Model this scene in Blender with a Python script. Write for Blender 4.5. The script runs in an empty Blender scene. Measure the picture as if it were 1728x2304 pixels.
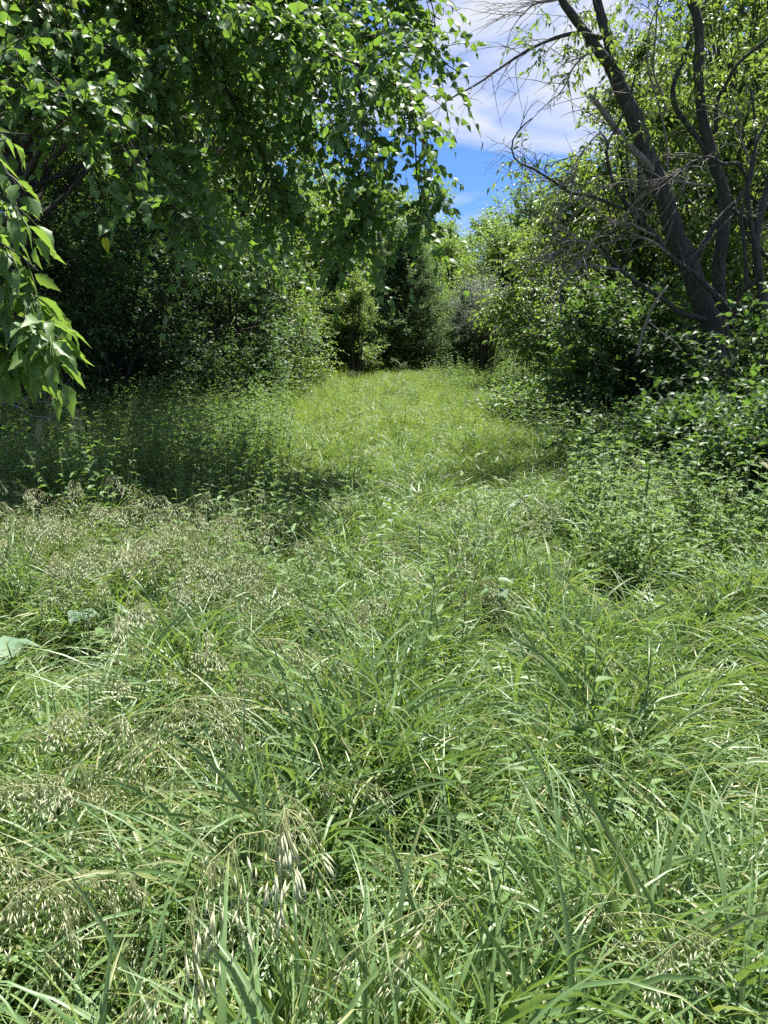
import bpy, math, random
import numpy as np
from mathutils import Matrix, Vector

R = math.radians
rng = np.random.default_rng(11)
random.seed(5)
scene = bpy.context.scene
COL = scene.collection

# ------------------------------------------------------------------ camera
EYE = 1.6
PITCH = math.atan((1152 - 780) / 1664.0)          # a little downhill look
cam_d = bpy.data.cameras.new("camera")
cam_d.sensor_fit = 'VERTICAL'
cam_d.sensor_height = 36.0
cam_d.lens = 26.0
cam_d.clip_end = 900
cam_d.clip_start = 0.05
cam = bpy.data.objects.new("camera", cam_d)
cam.location = (0, 0, EYE)
cam.rotation_euler = (R(90) - PITCH, 0, 0)
COL.objects.link(cam)
scene.camera = cam

# ------------------------------------------------------------------ light
SUN_EL, SUN_AZ = R(67), R(30)                      # azimuth to the right of the view (+Y)
sd = bpy.data.lights.new("sun", 'SUN')
sd.energy = 5.0
sd.angle = R(0.53)
sd.color = (1.0, 0.955, 0.88)
sun = bpy.data.objects.new("sun", sd)
sv = Vector((math.sin(SUN_AZ) * math.cos(SUN_EL), math.cos(SUN_AZ) * math.cos(SUN_EL), math.sin(SUN_EL)))
sun.rotation_euler = sv.to_track_quat('Z', 'Y').to_euler()
COL.objects.link(sun)

world = bpy.data.worlds.new("World")
scene.world = world
world.use_nodes = True
wt = world.node_tree
wt.nodes.clear()


def wn(t, **kw):
    n = wt.nodes.new(t)
    for k, v in kw.items():
        setattr(n, k, v)
    return n


wl = wt.links.new
sky = wn('ShaderNodeTexSky', sky_type='NISHITA', sun_disc=False, sun_elevation=SUN_EL, sun_rotation=SUN_AZ)
sky.air_density = 1.0
sky.dust_density = 0.4
sky.ozone_density = 2.2
tc = wn('ShaderNodeTexCoord')
sep = wn('ShaderNodeSeparateXYZ')
wl(tc.outputs['Generated'], sep.inputs[0])
zc = wn('ShaderNodeMath', operation='ADD'); zc.inputs[1].default_value = 0.12
zm = wn('ShaderNodeMath', operation='MAXIMUM'); zm.inputs[1].default_value = 0.02
wl(sep.outputs['Z'], zm.inputs[0]); wl(zm.outputs[0], zc.inputs[0])
dx = wn('ShaderNodeMath', operation='DIVIDE'); dy = wn('ShaderNodeMath', operation='DIVIDE')
wl(sep.outputs['X'], dx.inputs[0]); wl(zc.outputs[0], dx.inputs[1])
wl(sep.outputs['Y'], dy.inputs[0]); wl(zc.outputs[0], dy.inputs[1])
cmb = wn('ShaderNodeCombineXYZ')
wl(dx.outputs[0], cmb.inputs[0]); wl(dy.outputs[0], cmb.inputs[1])
mp = wn('ShaderNodeMapping')
mp.inputs['Location'].default_value = (3.15, 0.35, 0.0)
mp.inputs['Rotation'].default_value = (0, 0, R(-28))
mp.inputs['Scale'].default_value = (1.0, 0.8, 1.0)
wl(cmb.outputs[0], mp.inputs[0])
n1 = wn('ShaderNodeTexNoise'); n1.inputs['Scale'].default_value = 1.5; n1.inputs['Detail'].default_value = 9
n1.inputs['Roughness'].default_value = 0.56; n1.inputs['Distortion'].default_value = 0.5
wl(mp.outputs[0], n1.inputs['Vector'])
rp = wn('ShaderNodeValToRGB')
rp.color_ramp.elements[0].position = 0.465; rp.color_ramp.elements[0].color = (0, 0, 0, 1)
rp.color_ramp.elements[1].position = 0.635; rp.color_ramp.elements[1].color = (1, 1, 1, 1)
wl(n1.outputs['Fac'], rp.inputs[0])
lift = wn('ShaderNodeMapRange')
lift.inputs['To Min'].default_value = 0.03; lift.inputs['To Max'].default_value = 0.9
wl(rp.outputs[0], lift.inputs['Value'])
tintm = wn('ShaderNodeMix', data_type='RGBA', blend_type='MULTIPLY')
tintm.inputs['Factor'].default_value = 1.0
tintm.inputs['B'].default_value = (0.15, 0.245, 0.42, 1)
wl(sky.outputs[0], tintm.inputs['A'])
mixc = wn('ShaderNodeMix', data_type='RGBA')
wl(lift.outputs[0], mixc.inputs['Factor'])
wl(tintm.outputs['Result'], mixc.inputs['A'])
mixc.inputs['B'].default_value = (2.25, 2.32, 2.42, 1)
bg = wn('ShaderNodeBackground'); bg.inputs['Strength'].default_value = 0.13
wl(mixc.outputs['Result'], bg.inputs['Color'])
wo = wn('ShaderNodeOutputWorld')
wl(bg.outputs[0], wo.inputs[0])

scene.view_settings.view_transform = 'Standard'
scene.view_settings.look = 'None'
scene.view_settings.exposure = 1.62
scene.view_settings.gamma = 1.0
scene.view_settings.use_curve_mapping = False
scene.render.engine = 'CYCLES'
scene.cycles.max_bounces = 8
scene.cycles.diffuse_bounces = 4
scene.cycles.glossy_bounces = 2
scene.cycles.transmission_bounces = 5
scene.cycles.sample_clamp_indirect = 4.0
scene.cycles.use_denoising = False


# ------------------------------------------------------------------ helpers
def at(sx, sy, y):
    """Point at distance y in front of the eye, seen in the direction of photograph position (sx, sy)."""
    u = (sx - 864) / 1664.0
    v = (1152 - sy) / 1664.0
    cp, sp = math.cos(PITCH), math.sin(PITCH)
    d = np.array([u, cp + v * sp, -sp + v * cp])
    return np.array([0, 0, EYE]) + d * (y / d[1])


def px_of(P):
    cp, sp = math.cos(PITCH), math.sin(PITCH)
    q = P - np.array([0, 0, EYE])
    dep = q[..., 1] * cp - q[..., 2] * sp
    up = q[..., 1] * sp + q[..., 2] * cp
    dd = np.maximum(dep, 0.05)
    return 864 + 1664 * q[..., 0] / dd, 1152 - 1664 * up / dd, dep


def ground_z(x, y):
    return (0.05 * np.sin(x * 0.7 + 1.3) * np.cos(y * 0.55) + 0.035 * np.sin(x * 1.7 + y * 1.1)
            + 0.02 * np.sin(y * 2.3 - x * 1.2) + 0.034 * np.clip(y - 9, 0, 30))


def nz(v):
    return v / np.maximum(np.linalg.norm(v, axis=-1, keepdims=True), 1e-9)


class Buf:
    """Collects geometry for ONE mesh."""
    def __init__(self):
        self.v, self.f, self.t, self.m, self.e, self.n = [], [], [], [], [], 0

    def add(self, V, F, tint=0.5, mat=0, edge=None):
        V = np.asarray(V, float).reshape(-1, 3)
        F = np.asarray(F, int)
        self.v.append(V)
        self.f.append(F + self.n)
        self.t.append(np.broadcast_to(np.asarray(tint, float), (len(V),)).copy())
        self.e.append(np.ones(len(V)) if edge is None else edge)
        self.m.append(np.full(len(F), mat, int))
        self.n += len(V)

    def build(self, name, mats, smooth=True):
        me = bpy.data.meshes.new(name)
        V = np.concatenate(self.v)
        me.vertices.add(len(V))
        me.vertices.foreach_set('co', V.ravel())
        tot = np.concatenate([np.full(len(f), f.shape[1]) for f in self.f])
        idx = np.concatenate([f.ravel() for f in self.f])
        st = np.concatenate([[0], np.cumsum(tot)[:-1]])
        me.loops.add(len(idx))
        me.loops.foreach_set('vertex_index', idx)
        me.polygons.add(len(tot))
        me.polygons.foreach_set('loop_start', st)
        me.polygons.foreach_set('loop_total', tot)
        me.polygons.foreach_set('material_index', np.concatenate(self.m))
        me.polygons.foreach_set('use_smooth', np.full(len(tot), smooth))
        a = me.attributes.new('tint', 'FLOAT', 'POINT')
        a.data.foreach_set('value', np.concatenate(self.t))
        a = me.attributes.new('edge', 'FLOAT', 'POINT')
        a.data.foreach_set('value', np.concatenate(self.e))
        for m in mats:
            me.materials.append(m)
        me.update(calc_edges=True)
        return me


def link(name, data, parent=None, kind=None, label=None):
    o = bpy.data.objects.new(name, data)
    COL.objects.link(o)
    if parent is not None:
        o.parent = parent
    if kind:
        o['kind'] = kind
    if label:
        o['label'] = label
    return o


def thing(name, label, cat, loc, group=None, rz=0.0):
    o = bpy.data.objects.new(name, None)
    COL.objects.link(o)
    o.location = loc
    o.rotation_euler = (0, 0, rz)
    o.empty_display_size = 0.2
    o['label'] = label
    o['category'] = cat
    if group:
        o['group'] = group
    return o


def tubes(buf, C, rad, sides=5, tint=0.5, mat=0):
    """C (n,k,3) curves, rad (n,k) radii: swept tubes."""
    C = np.asarray(C, float); rad = np.asarray(rad, float)
    n, k, _ = C.shape
    T = np.gradient(C, axis=1)
    T = nz(T)
    mean = nz(C[:, -1] - C[:, 0])
    ref = np.where(np.abs(mean[:, 2:3]) > 0.8, np.array([[1., 0.13, 0]]), np.array([[0.1, 0.05, 1.]]))
    A = nz(np.cross(T, ref[:, None, :]))
    B = np.cross(T, A)
    th = np.linspace(0, 2 * np.pi, sides, endpoint=False)
    V = (C[:, :, None, :] + rad[:, :, None, None] * (np.cos(th)[None, None, :, None] * A[:, :, None, :]
                                                     + np.sin(th)[None, None, :, None] * B[:, :, None, :]))
    base = (np.arange(n) * k * sides)[:, None, None]
    i = np.arange(k - 1)[None, :, None] * sides
    j = np.arange(sides)[None, None, :]
    j2 = (j + 1) % sides
    F = np.stack([base + i + j, base + i + j2, base + i + sides + j2, base + i + sides + j], -1).reshape(-1, 4)
    t = np.broadcast_to(np.asarray(tint, float).reshape(-1, 1, 1), (n, k, sides)).ravel()
    buf.add(V.reshape(-1, 3), F, t, mat)
    capped = sides
    e = base[:, 0, 0][:, None] + (k - 1) * sides + np.arange(sides)[None, :]
    buf.add(np.zeros((0, 3)), np.zeros((0, 4), int), 0.5, mat)
    if capped >= 3:
        buf.f.append(e + (buf.n - n * k * sides)); buf.m.append(np.full(n, mat, int))


def smooth_line(pts, k):
    """Catmull-Rom resampling of a polyline to k points."""
    P = np.asarray(pts, float)
    if len(P) == 2:
        t = np.linspace(0, 1, k)[:, None]
        return P[0] * (1 - t) + P[1] * t
    Q = np.vstack([2 * P[0] - P[1], P, 2 * P[-1] - P[-2]])
    seg = np.linalg.norm(np.diff(P, axis=0), axis=1)
    s = np.concatenate([[0], np.cumsum(seg)])
    u = np.linspace(0, s[-1], k)
    i = np.clip(np.searchsorted(s, u, side='right') - 1, 0, len(P) - 2)
    t = ((u - s[i]) / seg[i])[:, None]
    p0, p1, p2, p3 = Q[i], Q[i + 1], Q[i + 2], Q[i + 3]
    return 0.5 * ((2 * p1) + (-p0 + p2) * t + (2 * p0 - 5 * p1 + 4 * p2 - p3) * t ** 2 + (-p0 + 3 * p1 - 3 * p2 + p3) * t ** 3)


# leaf outlines: (along, across, height) and faces, and distance from the midrib
def tpl(points, faces):
    p = np.array(points, float)
    return p, [np.array(f, int) for f in faces], np.minimum(1.0, np.abs(p[:, 1]) * 2.2)


LEAF_FAR = tpl([(0, 0, 0), (.42, -.5, .10), (1, 0, -.10), (.42, .5, .10)], [[(0, 1, 2), (0, 2, 3)]])
LEAF_MID = tpl([(0, 0, 0), (.3, -.46, .08), (.7, -.3, .03), (1, 0, -.14), (.7, .3, .03), (.3, .46, .08), (.5, 0, .0)],
               [[(0, 1, 6), (1, 2, 6), (2, 3, 6), (3, 4, 6), (4, 5, 6), (5, 0, 6)]])


def heart(curl):
    return tpl([(0, 0, 0), (.28, 0, .01), (.58, 0, -.02 - curl * .4), (.84, 0, -.06 - curl), (1.04, 0, -.12 - curl * 1.6),
                (-.05, -.26, .05), (.16, -.47, .11), (.42, -.45, .10), (.68, -.27, .03 - curl * .5), (.88, -.10, -.05 - curl),
                (-.05, .26, .05), (.16, .47, .10), (.42, .46, .12), (.68, .28, .02 - curl * .5), (.88, .10, -.05 - curl)],
               [[(0, 5, 6), (0, 6, 1), (1, 6, 7), (1, 7, 2), (2, 7, 8), (2, 8, 3), (3, 8, 9), (3, 9, 4),
                 (0, 11, 10), (0, 1, 11), (1, 12, 11), (1, 2, 12), (2, 13, 12), (2, 3, 13), (3, 14, 13), (3, 4, 14)]])


def leaflet(curl):
    """Pointed leaflet with a couple of coarse teeth."""
    return tpl([(0, 0, 0), (.3, 0, .0), (.6, 0, -.03 - curl * .4), (1.05, 0, -.12 - curl * 1.5),
                (.14, -.24, .06), (.36, -.44, .1), (.44, -.33, .07), (.62, -.34, .04 - curl * .5), (.68, -.22, .0 - curl * .6),
                (.14, .24, .06), (.36, .42, .1), (.44, .32, .07), (.62, .36, .04 - curl * .5), (.68, .22, .0 - curl * .6)],
               [[(0, 4, 1), (4, 5, 1), (5, 6, 1), (6, 2, 1), (6, 7, 2), (7, 8, 2), (8, 3, 2),
                 (0, 1, 9), (9, 1, 10), (10, 1, 11), (11, 1, 2), (11, 2, 12), (12, 2, 13), (13, 2, 3)]])


HEARTS = [heart(c) for c in (0.0, 0.08, 0.16)]
LEAFLETS = [leaflet(c) for c in (0.0, 0.09, 0.18)]


def put_leaves(buf, P, D, N, L, W, template, tint, mat=0):
    T, F, E = template
    n = len(P)
    if n == 0:
        return
    D = nz(D)
    N = nz(N - D * np.sum(N * D, -1, keepdims=True))
    S = np.cross(D, N)
    V = (P[:, None, :] + T[None, :, 0:1] * (L[:, None] * D)[:, None, :] + T[None, :, 1:2] * (W[:, None] * S)[:, None, :]
         + T[None, :, 2:3] * (L[:, None] * N)[:, None, :])
    tt = np.repeat(tint, len(T))
    for f in F:
        FF = (np.arange(n)[:, None, None] * len(T) + f[None]).reshape(-1, f.shape[1])
        buf.add(V.reshape(-1, 3), FF, tt, mat, np.tile(E, n))


def rnd_unit(n):
    return nz(rng.normal(size=(n, 3)))


UP = np.array([0, 0, 1.0])


def sprays(P0, dirs, length, nleaf, L, ratio, droop=0.3, hang=0.25, flat=1.1, spread=0.9, jit=0.35, pair=False, face=0.0):
    """Leafy twigs. P0 (m,3), dirs (m,3), length (m,). Returns leaf arrays and twig curves."""
    m = len(P0)
    dirs = nz(dirs)
    t = np.linspace(0.12, 1.0, nleaf)[None, :] + rng.uniform(-.03, .03, (m, nleaf))
    ax = P0[:, None] + dirs[:, None] * (length[:, None] * t)[..., None]
    ax = ax - UP * (droop * length[:, None] * t ** 2)[..., None]
    tan = nz(dirs[:, None] - UP * (2 * droop * t)[..., None])
    side = nz(np.cross(tan, UP) + 1e-4)
    sg = np.where((np.arange(nleaf) % 2) == 0, 1.0, -1.0)[None, :, None]
    endk = (np.clip((t - 0.8) / 0.2, 0, 1))[..., None]
    D = tan * (0.55 + 0.8 * endk) + side * sg * spread * (1 - 0.8 * endk) - UP * hang + rng.normal(size=(m, nleaf, 3)) * jit
    D = nz(D)
    N = UP * flat + rng.normal(size=(m, nleaf, 3)) * 0.62 + side * sg * 0.15 - np.array([0, face, 0])
    LL = L * rng.uniform(.65, 1.15, (m, nleaf)) * (1.08 - 0.25 * np.abs(t - .5))
    k = 5
    tk = np.linspace(0, 1, k)[None, :]
    C = P0[:, None] + dirs[:, None] * (length[:, None] * tk)[..., None] - UP * (droop * length[:, None] * tk ** 2)[..., None]
    pet = 0.25 * LL[..., None]
    A = (ax + D * pet * 0.6).reshape(-1, 3)
    return A, D.reshape(-1, 3), N.reshape(-1, 3), LL.ravel(), (LL * ratio).ravel(), C


# ------------------------------------------------------------------ materials
def mat_leaf(name, dark, light, trans, tamt=0.4, rough=0.42, spec=0.5, vein=0.0, straw=None):
    m = bpy.data.materials.new(name)
    m.use_nodes = True
    nt = m.node_tree
    nt.nodes.clear()
    N = nt.nodes.new; K = nt.links.new
    out = N('ShaderNodeOutputMaterial')
    at_ = N('ShaderNodeAttribute'); at_.attribute_name = 'tint'
    oi = N('ShaderNodeObjectInfo')
    geo = N('ShaderNodeNewGeometry')
    nn = N('ShaderNodeTexNoise'); nn.inputs['Scale'].default_value = 1.3; nn.inputs['Detail'].default_value = 3
    K(geo.outputs['Position'], nn.inputs['Vector'])
    a1 = N('ShaderNodeMath'); a1.operation = 'MULTIPLY_ADD'
    K(oi.outputs['Random'], a1.inputs[0]); a1.inputs[1].default_value = 0.3
    K(at_.outputs['Fac'], a1.inputs[2])
    a2 = N('ShaderNodeMath'); a2.operation = 'MULTIPLY_ADD'
    K(nn.outputs['Fac'], a2.inputs[0]); a2.inputs[1].default_value = 0.5
    K(a1.outputs[0], a2.inputs[2])
    a3 = N('ShaderNodeMath'); a3.operation = 'SUBTRACT'
    K(a2.outputs[0], a3.inputs[0]); a3.inputs[1].default_value = 0.4
    rp_ = N('ShaderNodeValToRGB')
    K(a3.outputs[0], rp_.inputs[0])
    el = rp_.color_ramp.elements
    el[0].position = 0.0; el[0].color = (*dark, 1)
    el[1].position = 0.85; el[1].color = (*light, 1)
    if straw:
        e = el.new(0.96); e.color = (*light, 1)
        e = el.new(1.0); e.color = (*straw, 1)
    col = rp_.outputs[0]
    # leaf undersides are paler and greyer
    mu = N('ShaderNodeMix'); mu.data_type = 'RGBA'
    mu.inputs['B'].default_value = (light[0] * 1.25 + .02, light[1] * 1.1 + .02, light[2] * 1.3 + .02, 1)
    bf = N('ShaderNodeMath'); bf.operation = 'MULTIPLY'; bf.inputs[1].default_value = 0.55
    K(geo.outputs['Backfacing'], bf.inputs[0])
    K(bf.outputs[0], mu.inputs['Factor']); K(col, mu.inputs['A'])
    col = mu.outputs['Result']
    if vein:
        ed = N('ShaderNodeAttribute'); ed.attribute_name = 'edge'
        mr = N('ShaderNodeMapRange')
        mr.inputs['From Min'].default_value = 0.03; mr.inputs['From Max'].default_value = 0.14
        mr.inputs['To Min'].default_value = vein; mr.inputs['To Max'].default_value = 0
        K(ed.outputs['Fac'], mr.inputs['Value'])
        mv = N('ShaderNodeMix'); mv.data_type = 'RGBA'
        mv.inputs['B'].default_value = (0.16, 0.24, 0.07, 1)
        K(mr.outputs[0], mv.inputs['Factor']); K(col, mv.inputs['A'])
        col = mv.outputs['Result']
    p = N('ShaderNodeBsdfPrincipled')
    K(col, p.inputs['Base Color'])
    p.inputs['Roughness'].default_value = rough
    p.inputs['Specular IOR Level'].default_value = spec
    tr = N('ShaderNodeBsdfTranslucent')
    tm = N('ShaderNodeMix'); tm.data_type = 'RGBA'
    tm.inputs['Factor'].default_value = 0.65
    tm.inputs['B'].default_value = (*trans, 1)
    K(col, tm.inputs['A'])
    K(tm.outputs['Result'], tr.inputs['Color'])
    mx = N('ShaderNodeMixShader'); mx.inputs[0].default_value = tamt
    K(p.outputs[0], mx.inputs[1]); K(tr.outputs[0], mx.inputs[2])
    K(mx.outputs[0], out.inputs['Surface'])
    return m


def mat_bark(name, c1, c2, scale=22.0, bump=0.6, stretch=0.22):
    m = bpy.data.materials.new(name)
    m.use_nodes = True
    nt = m.node_tree
    N = nt.nodes.new; K = nt.links.new
    p = nt.nodes['Principled BSDF']
    tc_ = N('ShaderNodeTexCoord'); mp_ = N('ShaderNodeMapping')
    mp_.inputs['Scale'].default_value = (1, 1, stretch)
    K(tc_.outputs['Object'], mp_.inputs[0])
    n1_ = N('ShaderNodeTexNoise'); n1_.inputs['Scale'].default_value = scale; n1_.inputs['Detail'].default_value = 8
    n1_.inputs['Roughness'].default_value = 0.65; n1_.inputs['Distortion'].default_value = 0.6
    K(mp_.outputs[0], n1_.inputs['Vector'])
    n2_ = N('ShaderNodeTexNoise'); n2_.inputs['Scale'].default_value = 2.4
    K(tc_.outputs['Object'], n2_.inputs['Vector'])
    r_ = N('ShaderNodeValToRGB')
    r_.color_ramp.elements[0].position = 0.35; r_.color_ramp.elements[0].color = (*c1, 1)
    r_.color_ramp.elements[1].position = 0.68; r_.color_ramp.elements[1].color = (*c2, 1)
    K(n1_.outputs['Fac'], r_.inputs[0])
    mm = N('ShaderNodeMix'); mm.data_type = 'RGBA'; mm.blend_type = 'MULTIPLY'
    mm.inputs['Factor'].default_value = 0.6
    K(r_.outputs[0], mm.inputs['A']); K(n2_.outputs['Color'], mm.inputs['B'])
    K(r_.outputs[0], p.inputs['Base Color'])
    p.inputs['Roughness'].default_value = 0.85
    b = N('ShaderNodeBump'); b.inputs['Strength'].default_value = bump; b.inputs['Distance'].default_value = 0.035
    K(n1_.outputs['Fac'], b.inputs['Height']); K(b.outputs[0], p.inputs['Normal'])
    return m


M_HEART = mat_leaf("heart_leaf", (.030, .085, .026), (.065, .150, .032), (.24, .42, .035), .42, .48, .45, vein=.5, straw=(.38, .36, .06))
M_ELDER = mat_leaf("box_elder_leaf", (.038, .095, .030), (.085, .175, .040), (.28, .44, .05), .45, .48, .45, vein=.5)
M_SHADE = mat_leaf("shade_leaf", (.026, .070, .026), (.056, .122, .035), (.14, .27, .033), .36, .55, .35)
M_DOG = mat_leaf("shrub_leaf", (.030, .075, .026), (.062, .135, .034), (.20, .36, .04), .38, .5, .45, vein=.35, straw=(.40, .36, .06))
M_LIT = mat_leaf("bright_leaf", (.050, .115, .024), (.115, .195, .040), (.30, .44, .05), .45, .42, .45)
M_MID = mat_leaf("wood_leaf", (.048, .115, .028), (.110, .195, .042), (.28, .43, .045), .44, .45, .4)
M_CEDAR = mat_leaf("cedar_needle", (.055, .108, .046), (.140, .205, .085), (.18, .29, .09), .36, .6, .3)
M_SILVER = mat_leaf("silver_leaf", (.16, .21, .15), (.30, .36, .28), (.26, .34, .2), .3, .55, .4)
M_GRASS = mat_leaf("grass_blade", (.042, .116, .029), (.112, .206, .057), (.29, .44, .065), .33, .45, .68, vein=.22, straw=(.34, .29, .13))
M_FINE = mat_leaf("young_grass_blade", (.062, .138, .022), (.158, .252, .044), (.38, .52, .05), .38, .52, .45, vein=.15, straw=(.36, .31, .14))
M_WEED = mat_leaf("weed_leaf", (.045, .115, .032), (.105, .195, .050), (.26, .42, .05), .4, .55, .35, vein=.3)
M_PALE = mat_leaf("pale_leaf", (.075, .155, .085), (.12, .215, .115), (.20, .34, .10), .3, .5, .4, vein=.5)
M_SEED = mat_leaf("seed_husk", (.35, .43, .23), (.56, .62, .38), (.58, .63, .36), .44, .5, .4)
M_STEM = mat_leaf("green_stem", (.07, .13, .03), (.14, .18, .06), (.2, .25, .05), .15, .5, .4)
M_STRAW = mat_leaf('straw_stem', (.22, .27, .10), (.36, .38, .18), (.36, .38, .16), .25, .5, .4)
M_BARK = mat_bark("furrowed_bark", (.016, .0155, .0135), (.090, .086, .075), 34, 1.0, .16)
M_BARK_L = mat_bark("pale_bark", (.09, .08, .07), (.26, .235, .205), 30)
M_BARK_D = mat_bark("dark_bark", (.022, .019, .016), (.075, .062, .052), 26)
M_DEAD = mat_bark("dead_wood", (.10, .085, .075), (.30, .265, .235), 40, .3)

# ------------------------------------------------------------------ ground
def make_ground():
    a = np.concatenate([[-260, -180, -120, -80, -55, -38, -26, -18], np.linspace(-13, 13, 66), [18, 26, 38, 55, 80, 120, 180, 260]])
    b = np.concatenate([[-260, -180, -120, -80, -55, -38, -26, -18, -12, -8], np.linspace(-5, 32, 94), [38, 45, 55, 70, 95, 130, 180, 260, 360]])
    X, Y = np.meshgrid(a, b)
    Z = ground_z(X, Y)
    V = np.stack([X, Y, Z], -1).reshape(-1, 3)
    nx = len(a)
    i, j = np.meshgrid(np.arange(nx - 1), np.arange(len(b) - 1))
    q = (j * nx + i).ravel()
    F = np.stack([q, q + 1, q + nx + 1, q + nx], -1)
    m = bpy.data.materials.new("soil")
    m.use_nodes = True
    nt = m.node_tree; N = nt.nodes.new; K = nt.links.new
    p = nt.nodes['Principled BSDF']
    g = N('ShaderNodeNewGeometry')
    n_ = N('ShaderNodeTexNoise'); n_.inputs['Scale'].default_value = 7; n_.inputs['Detail'].default_value = 8
    K(g.outputs['Position'], n_.inputs['Vector'])
    r_ = N('ShaderNodeValToRGB')
    e = r_.color_ramp.elements
    e[0].position = .35; e[0].color = (.030, .034, .014, 1)
    e[1].position = .7; e[1].color = (.085, .085, .034, 1)
    K(n_.outputs['Fac'], r_.inputs[0]); K(r_.outputs[0], p.inputs['Base Color'])
    p.inputs['Roughness'].default_value = .95
    b_ = N('ShaderNodeBump'); b_.inputs['Strength'].default_value = .7; b_.inputs['Distance'].default_value = .03
    K(n_.outputs['Fac'], b_.inputs['Height']); K(b_.outputs[0], p.inputs['Normal'])
    buf = Buf(); buf.add(V, F)
    link("ground", buf.build("ground", [m]), kind='structure')


make_ground()


# ------------------------------------------------------------------ trees
def one_tube(pts, r0, r1, k=24, sides=8, wob=0.0, flare=0.0):
    c = smooth_line(pts, k)
    if wob:
        w = np.cumsum(rng.normal(size=c.shape), 0) * wob
        w -= np.linspace(0, 1, k)[:, None] * w[-1]
        c = c + w
    t = np.linspace(0, 1, k)
    rad = r0 * (1 - t) + r1 * t + flare * r0 * np.exp(-t * k / 2.2)
    return c, rad


def bark_tube(buf, pts, r0, r1, k=24, sides=10, wob=0.0, flare=0.0, lump=0.05):
    c, rad = one_tube(pts, r0, r1, k, sides, wob, flare)
    s0 = sum(len(v) for v in buf.v)
    tubes(buf, c[None], rad[None], sides)
    V = buf.v[-2]
    cc = np.repeat(c, sides, 0)
    buf.v[-2] = cc + (V - cc) * (1 + rng.normal(size=(len(V), 1)) * lump)
    return c, rad


def tree_mesh(height, crown_r, crown_z0, n_clump, n_spray, n_leaf, leafL, ratio, template, trunk_r, leafmat, barkmat,
              spray_len=0.6, droop=0.25, hang=0.2, clump=0.28, lean=(0, 0), flat=1.1, top_narrow=0.5, seed_shift=0.4, gap=0.0):
    """Trunk with limbs, and a crown of leafy sprays in clumps; both at the origin."""
    top = np.array([lean[0], lean[1], height])
    mid = np.array([lean[0] * .4 + rng.normal() * .1, lean[1] * .4 + rng.normal() * .1, height * .5])
    tb = Buf()
    tc_, tr_ = bark_tube(tb, [(0, 0, -.1), tuple(mid * [1, 1, .6]), tuple(mid), tuple(top * [1, 1, .93])], trunk_r, trunk_r * .15, 20, 8, 0.01, .5)
    # clump centres
    cen = []
    tries = 0
    zc = (height + crown_z0) / 2; hz = (height - crown_z0) / 2
    while len(cen) < n_clump and tries < 20000:
        tries += 1
        d = rnd_unit(1)[0]
        r = rng.uniform(.25, 1) ** 0.45
        p = d * r
        w = crown_r * (1 - top_narrow * max(0, p[2]) ** 1.5)
        q = np.array([p[0] * w, p[1] * w, zc + p[2] * hz * .92])
        q[:2] += np.array(lean) * (q[2] / height)
        if all(np.linalg.norm((q - c) / clump / crown_r) > .62 for c in cen):
            cen.append(q)
    cen = np.array(cen)
    nC = len(cen)
    # limbs
    LC, LR = [], []
    for c in cen:
        f = np.clip((c[2] * .72) / height, .12, .9)
        b = tc_[int(f * 19)]
        m_ = (b + c) / 2 + np.array([0, 0, -.1 * np.linalg.norm(c - b)])
        LC.append(smooth_line([b, m_, c], 7))
        LR.append(np.linspace(trunk_r * .32, .008, 7))
    tubes(tb, np.array(LC), np.array(LR), 5)
    # sprays
    reps = rng.poisson(n_spray, nC) + 2
    ci = np.repeat(np.arange(nC), reps)
    m = len(ci)
    rad = clump * crown_r * rng.uniform(.6, 1.25, nC)
    off = rnd_unit(m) * (rng.uniform(0, 1, m) ** .6)[:, None] * rad[ci][:, None] * np.array([1, 1, .7])
    P0 = cen[ci] + off
    outward = nz(cen[ci] - np.array([lean[0] * .5, lean[1] * .5, zc - hz * .3]))
    dirs = outward * .7 + nz(off + 1e-6) * .8 + rng.normal(size=(m, 3)) * .45
    A, D, Nn, L, W, C = sprays(P0 - nz(dirs) * spray_len * .4, dirs, spray_len * rng.uniform(.6, 1.25, m), n_leaf, leafL, ratio, droop, hang, flat)
    ctint = rng.uniform(.1, .75, nC)
    tint = np.repeat(ctint[ci], n_leaf) + rng.normal(size=len(A)) * .16
    cb = Buf()
    if template is HEARTS or template is LEAFLETS:
        which = rng.integers(0, 3, len(A))
        for q in range(3):
            s = which == q
            put_leaves(cb, A[s], D[s], Nn[s], L[s], W[s], template[q], tint[s])
    else:
        put_leaves(cb, A, D, Nn, L, W, template, tint)
    tubes(cb, C, np.linspace(.006, .002, 5)[None].repeat(len(C), 0), 3, .4, 1)
    return tb, cb, (A, D, Nn, L, W, tint)


def tree_thing(name, label, cat, loc, tb, cb, barkmat, leafmat, group=None, rz=0, crown_name='crown'):
    t = thing(name, label, cat, loc, group, rz)
    link('trunk', tb.build('trunk', [barkmat]), t)
    link(crown_name, cb.build(crown_name, [leafmat, barkmat]), t)
    return t


def copy_tree(t, loc, rz, sc, label, group=None):
    r = t.copy(); COL.objects.link(r)
    r.location = loc; r.rotation_euler = (0, 0, rz); r.scale = (sc, sc, sc)
    r['label'] = label
    if group:
        r['group'] = group
    for ch in t.children:
        c = ch.copy(); COL.objects.link(c); c.parent = r
    return r


def gl(x, y, dz=0.0):
    return (x, y, float(ground_z(x, y)) - .02 + dz)


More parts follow.
